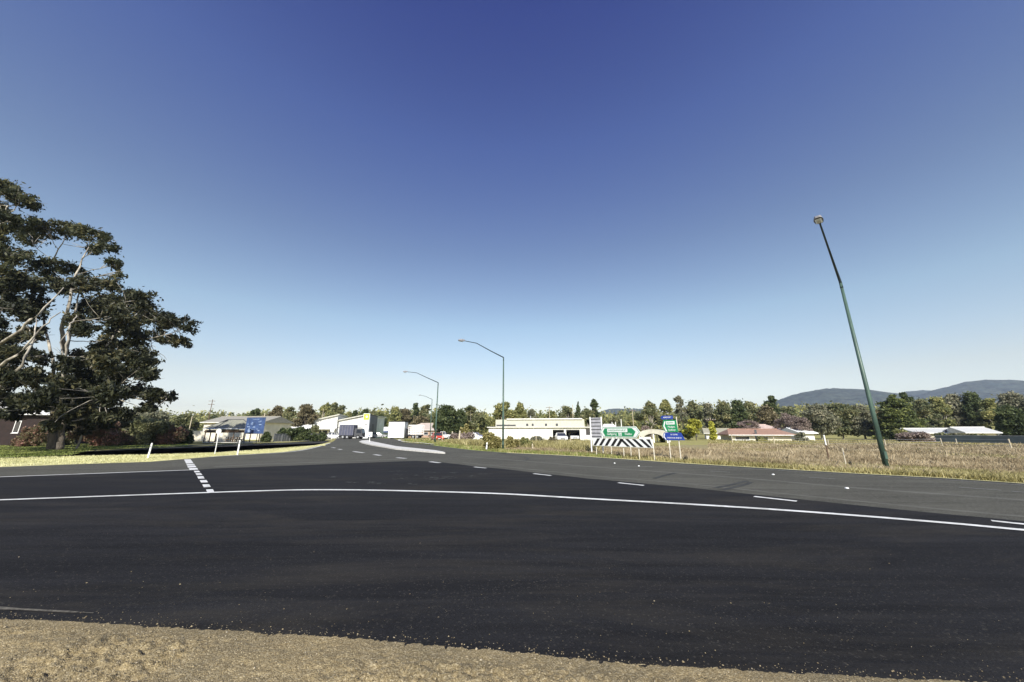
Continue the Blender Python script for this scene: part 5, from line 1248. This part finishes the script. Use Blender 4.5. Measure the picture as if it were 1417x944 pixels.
# paddock wire fence
t = thing('wire_fence', 'sagging wire fence on pale posts across the paddock', 'fence', (0, 0, 0))
pts = [G(1014, 614.2), G(1072, 615.4), G(1147, 617), G(1226, 618.0), G(1304.5, 618.3), G(1400.5, 623)]
tops = [601.5, 604.5, 608, 608, 606.5, 607.5]; tp = []
for p, r_, px in zip(pts, tops, (1014, 1072, 1147, 1226, 1302, 1396)):
    h = H(px, r_, p.y); tp.append(Vector((p.x, p.y, h)))
    mb = MB(); mb.tube([p, Vector((p.x, p.y, h))], .06, 6); part('post', mb, PALEW, t)
for q in (.35, .62, .92):
    mb = MB(); mb.tube([Vector((a.x, a.y, a.z*q)) for a in tp], .012, 4); part('wire', mb, GALV, t)
b0 = G(1325, 617.5)
guide_post('short pale stake in the paddock between two fence posts', 1325, 616, 607, m=PALEW, wd=.05, name='timber_stake', group=None)
# wire fence by the workshop
t = thing('wire_fence', 'old wire fence with mixed posts before the workshop', 'fence', (0, 0, 0)); tp = []
for px, py, r_ in ((575, 609, 600), (612, 610.8, 598), (660, 613, 601), (700, 614, 601), (742, 615, 603), (790, 617, 605)):
    p = G(px, py); h = H(px, r_, p.y); tp.append(Vector((p.x, p.y, h)))
    mb = MB(); mb.tube([p, tp[-1]], .06, 6); part('post', mb, PALEW, t)
for q in (.4, .7, .95):
    mb = MB(); mb.tube([Vector((a.x, a.y, a.z*q)) for a in tp], .012, 4); part('wire', mb, GALV, t)
# grey colourbond fence on the left
o0, rz, L_ = frame(378, 62, 447, 76)
t = thing('panel_fence', 'mid grey sheet fence below the hedge right of the map board', 'fence', o0, rz)
hh = H(410, 600.5, 69)
mb = MB(); n = 40
for i in range(n): mb.box(L_*i/n, L_*(i+.82)/n, 0 if i % 2 else .02, .05, .05, hh)
part('sheet', mb, mat('fence sheet grey', (0.24, 0.24, 0.245), .6, var=.1), t)
mb = MB(); mb.box(-.02, L_+.02, -.02, .07, hh+.002, hh+.06); part('capping', mb, MGREY, t)
for i in range(8):
    mb = MB(); mb.box(L_*i/7-.04, L_*i/7+.04, -.03, -.004, 0, hh+.03); part('post', mb, GALV, t)
# cream wall behind pavilion
o0, rz, L_ = frame(262, 66, 336, 66)
t = thing('garden_wall', 'cream rendered wall behind the pavilion posts', 'wall', o0, rz)
hh = H(300, 597, 66)
mb = MB(); mb.box(0, L_, 0, .2, 0, hh); part('wall_panel', mb, CREAM, t)
mb = MB(); mb.box(-.05, L_+.05, -.05, .25, hh+.002, hh+.08); part('coping', mb, WHITE, t)
for i in range(5):
    mb = MB(); mb.box(L_*i/4-.18, L_*i/4+.18, -.09, -.003, 0, hh+.0); part('pier', mb, CREAM, t)
# poles
def power_pole(label, px, base_row, top_row, m, Y=None, arms=2, rad=.14, name='power_pole'):
    b0 = G(px, base_row) if Y is None else Vector((XG(px, Y), Y, 0)); h = H(px, top_row, b0.y)
    t_ = thing(name, label, 'pole', b0)
    mb_ = MB(); mb_.tube([(0, 0, 0), (0, 0, h*.5), (0.03, 0, h)], [rad, rad*.85, rad*.65], 10); part('pole_shaft', mb_, m, t_)
    for i in range(arms):
        z = h-.5-i*1.1
        mb_ = MB(); mb_.box(-1.1, 1.1, -.22, -.1, z-.06, z+.06); a_ = part('crossarm', mb_, BROWNW, t_)
        for x in (-1, -.5, .5, 1):
            mb_ = MB(); mb_.tube([(x, -.16, z+.06), (x, -.16, z+.22)], [.05, .03], 6); part('insulator', mb_, WHITE, a_)
    return t_
power_pole('distant power pole with crossarms rising behind the pavilion', 283.5, 0, 553, BROWNW, Y=120)
power_pole('bare pale pole left of the power pole behind the hedge', 258.5, 0, 576, PALEW, Y=70, arms=0, rad=.1, name='timber_pole')
power_pole('brown weathered timber pole directly right of the blue map board', 360, 610.5, 572, PALEW, arms=0, rad=.13, name='timber_pole')
power_pole('slim pale pole on the skyline above the green arrow sign', 878, 0, 566, PALEW, Y=110, arms=1, rad=.12)
power_pole('faint pole over the middle of the workshop roof', 761, 0, 562, PALEW, Y=120, arms=1, rad=.12)
power_pole('pale pole over the right part of the workshop roof', 794, 0, 560, PALEW, Y=118, arms=0, rad=.12, name='timber_pole')
power_pole('white pole left of the terracotta house, beside the slim poplar', 986.5, 0, 578, PALEW, Y=80, arms=1, rad=.1)
power_pole('pole at the left end of the grey sheet fence skyline', 442.5, 0, 566, PALEW, Y=120, arms=0, rad=.1, name='timber_pole')
for (x, lab) in ((848.5, 'left one of two short pale posts above the green arrow sign'), (853.5, 'right one of two short pale posts above the green arrow sign'), (861.5, 'taller thin white post above the green arrow sign centre')):
    power_pole(lab, x, 0, 584 if x < 860 else 580, WHITE, Y=60, arms=0, rad=.08, name='timber_post')

# ------------------------------------------------------------------ vehicles
def car(label, px, Y, rz_, paint, kind='sedan', name='parked_car', cat='car', L=4.5, group='cars parked in the distance'):
    t_ = thing(name, label, cat, (XG(px, Y), Y, 0.0), rz_, group); w_ = .88
    if kind == 'sedan': lower = [(-2.2, .35), (-2.25, .75), (-2.1, .92), (-1.5, .98), (1.0, .95), (2.0, .82), (2.22, .62), (2.2, .32)]; roof = [(-1.65, .98), (-1.05, 1.42), (.25, 1.44), (1.05, .95)]
    elif kind == 'ute': lower = [(-2.5, .45), (-2.5, 1.05), (-.5, 1.05), (-.45, 1.02), (1.2, 1.05), (2.2, .98), (2.4, .75), (2.4, .4)]; roof = [(-.55, 1.02), (-.45, 1.65), (.55, 1.68), (1.25, 1.03)]
    else: lower = [(-2.2, .4), (-2.25, 1.0), (1.1, 1.05), (2.05, .95), (2.25, .7), (2.22, .4)]; roof = [(-2.2, 1.0), (-2.05, 1.78), (.4, 1.82), (1.15, 1.05)]
    mb_ = MB(); mb_.prism(lower, -w_, w_); part('body', mb_, paint, t_)
    zt_ = max(z for _, z in roof)
    mb_ = MB(); n_ = len(roof); v = [(x, -w_*(.95 if z < zt_-.1 else .78), z) for x, z in roof]+[(x, w_*(.95 if z < zt_-.1 else .78), z) for x, z in roof]
    mb_.add(v, [tuple(range(n_)), tuple(range(2*n_-1, n_-1, -1))]+[(i, i+n_, (i+1) % n_+n_, (i+1) % n_) for i in range(n_)]); cb = part('cabin', mb_, GLASS, t_)
    a, b2 = roof[1], roof[2]
    mb_ = MB(); mb_.box(a[0]+.02, b2[0]-.02, -w_*.80, w_*.80, zt_-.01, zt_+.04); part('roof_panel', mb_, paint, cb)
    for x in (a[0]-.02, (a[0]+b2[0])/2, b2[0]+.02):
        for s in (-1, 1):
            mb_ = MB(); mb_.tube([(x, s*w_*.93, roof[0][1]), (x, s*w_*.79, zt_)], .035, 5); part('pillar', mb_, paint, cb)
    for s in (-1, 1):
        for x in (-1.35, 1.38):
            mb_ = MB(); mb_.cyl((x, s*(w_-.06), .33), (0, 1, 0), .33, .22, 18); wh = part('wheel', mb_, TYRE, t_)
            mb_ = MB(); mb_.cyl((x, s*(w_+.055), .33), (0, 1, 0), .19, .02, 12); part('rim', mb_, GALV, wh)
        mb_ = MB(); mb_.box(lower[-2][0]-.06, lower[-2][0]+.02, s*.62-.15, s*.62+.15, .6, .74); part('headlight', mb_, SIGNW, t_)
        mb_ = MB(); mb_.box(lower[1][0]-.03, lower[1][0]+.04, s*.68-.12, s*.68+.12, .66, .85); part('tail_light', mb_, REDP, t_)
    mb_ = MB(); mb_.box(lower[-2][0]-.04, lower[-2][0]+.03, -.4, .4, .42, .56); part('grille', mb_, BLACK, t_)
    mb_ = MB(); mb_.box(lower[-2][0]+.0, lower[-2][0]+.045, -.24, .24, .33, .42); part('number_plate', mb_, SIGNW, t_)
    return t_
WCAR = mat('white car paint', (0.78, 0.78, 0.78), .25, var=.03, spec=.6)
car('white hatchback parked nose out before the left workshop bay', 776.5, 66, -math.pi/2, WCAR)
car('white car parked inside the right workshop bay', 793.5, 76.5, -math.pi/2, WCAR)
car('violet blue car left of the workshop behind the fence', 660, 74, .15, PURP)
car('white car in front of the violet blue one', 655, 66, .1, WCAR)
car('red car half hidden by posts left of the round dark tree', 605, 72, -1.2, REDP)
car('white utility with canopy behind the red car', 612, 84, .2, WCAR, 'ute', name='utility', cat='ute')
car('white car beside the left showroom wing', 462, 90, .1, WCAR)
car('silver car behind the hoarding lawn left side', 523, 104, .2, mat('silver paint', (0.5, 0.5, 0.52), .3, .3))
# box truck
def truck(label, px, Y, rz_, boxm, cabm, L=5.6, h=3.1, slats=False):
    t_ = thing('truck', label, 'truck', (XG(px, Y), Y, 0), rz_)
    mb_ = MB(); mb_.box(-L/2, L/2+1.9, -.45, .45, .55, .8); part('chassis', mb_, BLACK, t_)
    if slats:
        mb_ = MB(); mb_.box(-L/2, L/2-.1, -1.15, 1.15, .82, .95); part('tray', mb_, DGREY, t_)
        mb_ = MB()
        for i in range(8):
            x = -L/2+.05+(L-.25)*i/7
            for y in (-1.12, 1.12): mb_.box(x-.05, x+.05, y-.03, y+.03, .96, h)
        for z in (1.2, 1.65, 2.1, h-.05):
            for y in (-1.16, 1.16): mb_.box(-L/2, L/2-.1, y-.02, y+.02, z-.09, z+.09)
        part('stock_crate', mb_, boxm, t_)
    else:
        mb_ = MB(); mb_.prism([(-L/2, .85), (L/2-.1, .85), (L/2-.1, h-.15), (L/2-.3, h), (-L/2+.2, h), (-L/2, h-.15)], -1.2, 1.2); bx_ = part('cargo_box', mb_, boxm, t_)
        mb_ = MB()
        for i in range(6): mb_.box(-L/2+.1+(L-.3)*i/5-.03, -L/2+.1+(L-.3)*i/5+.03, -1.235, -1.203, .9, h-.2)
        part('straps', mb_, MGREY, bx_)
        mb_ = MB(); mb_.box(-L/2+.1, L/2-.2, -1.1, 1.1, .40, .84); part('skirt', mb_, BLACK, t_)
    x0 = L/2+.05
    mb_ = MB(); mb_.prism([(x0, .5), (x0+1.85, .5), (x0+1.9, 1.25), (x0+1.6, 2.25), (x0+1.3, 2.45), (x0, 2.45)], -1.05, 1.05); cb = part('cab', mb_, cabm, t_)
    mb_ = MB(); mb_.prism([(x0+.5, 1.35), (x0+1.7, 1.35), (x0+1.5, 2.1), (x0+.5, 2.15)], -1.07, 1.07); part('side_window', mb_, GLASS, cb)
    mb_ = MB(); mb_.add([(x0+1.9, -.9, 1.35), (x0+1.9, .9, 1.35), (x0+1.63, .85, 2.2), (x0+1.63, -.85, 2.2)], [(0, 1, 2, 3)]); part('windscreen', mb_, GLASS, cb)
    mb_ = MB(); mb_.box(x0+1.86, x0+1.98, -1.0, 1.0, .42, .72); part('bumper', mb_, MGREY, cb)
    for s in (-1, 1):
        for x in (-L/2+1.0, -L/2+2.0, x0+.95):
            mb_ = MB(); mb_.cyl((x, s*.98, .48), (0, 1, 0), .48, .28, 18); wh = part('wheel', mb_, TYRE, t_)
            mb_ = MB(); mb_.cyl((x, s*1.125, .48), (0, 1, 0), .24, .02, 12); part('rim', mb_, GALV, wh)
        mb_ = MB(); mb_.box(x0+1.985, x0+2.0, s*.75-.16, s*.75+.16, .5, .66); part('headlight', mb_, SIGNW, cb)
    return t_
truck('dark slate blue box truck parked before the showroom pylon', 481, 88, .04, SLATE, DGREY, 3.5, 3.3)
truck('black truck with white slatted stock crate right of the hoarding', 575, 92, math.pi-.05, WHITE, BLACK, 3.4, 3.3, True)
# small entry sign post near showroom
b0 = Vector((XG(458.5, 82), 82, 0))
t = thing('street_sign', 'small white plate on a thin post left of the box truck', 'sign', b0)
mb = MB(); mb.tube([(0, 0, 0), (0, 0, 2.4)], .06, 6); part('post', mb, WHITE, t)
mb = MB(); mb.box(-.45, .45, -.09, -.065, 1.7, 2.35); part('panel', mb, SIGNW, t)
# raised reflective markers
for i, (x, y) in enumerate([(850.5,641.8),(884,645.8),(1070,657.8),(1172,677)]):
    b0 = G(x, y); mb = MB(); s = .038
    mb.add([(-s, -s, 0), (s, -s, 0), (s, s, 0), (-s, s, 0), (-s*.6, -s*.5, .03), (s*.6, -s*.5, .03), (s*.6, s*.5, .03), (-s*.6, s*.5, .03)], [(0, 1, 5, 4), (1, 2, 6, 5), (2, 3, 7, 6), (3, 0, 4, 7), (4, 5, 6, 7), (3, 2, 1, 0)])
    o = mb.build('road_stud', SIGNW); o.location = (b0.x, b0.y, .021)
    tag(o, 'white raised road stud on the grey lane, '+['leftmost, below the hazard board', 'second, below the hazard board right end', 'third, below the terracotta house', 'rightmost, left of the leaning lamp'][i], 'road stud', 'white road studs on the far lane')
# ------------------------------------------------------------------ haze
HAZE = True
if HAZE:
    mb = MB(); mb.box(-3900, 3900, -290, 4400, -3, 310)
    m = bpy.data.materials.new('haze'); m.use_nodes = True; t = m.node_tree; t.nodes.clear()
    o_ = t.nodes.new('ShaderNodeOutputMaterial'); v_ = t.nodes.new('ShaderNodeVolumePrincipled')
    v_.inputs['Color'].default_value = (0.70, 0.81, 1.0, 1); v_.inputs['Density'].default_value = 0.00016; v_.inputs['Anisotropy'].default_value = 0.2
    t.links.new(v_.outputs[0], o_.inputs['Volume'])
    o = mb.build('haze', m); tag(o, 'thin pale blue air haze over the whole valley', 'haze', kind='stuff')
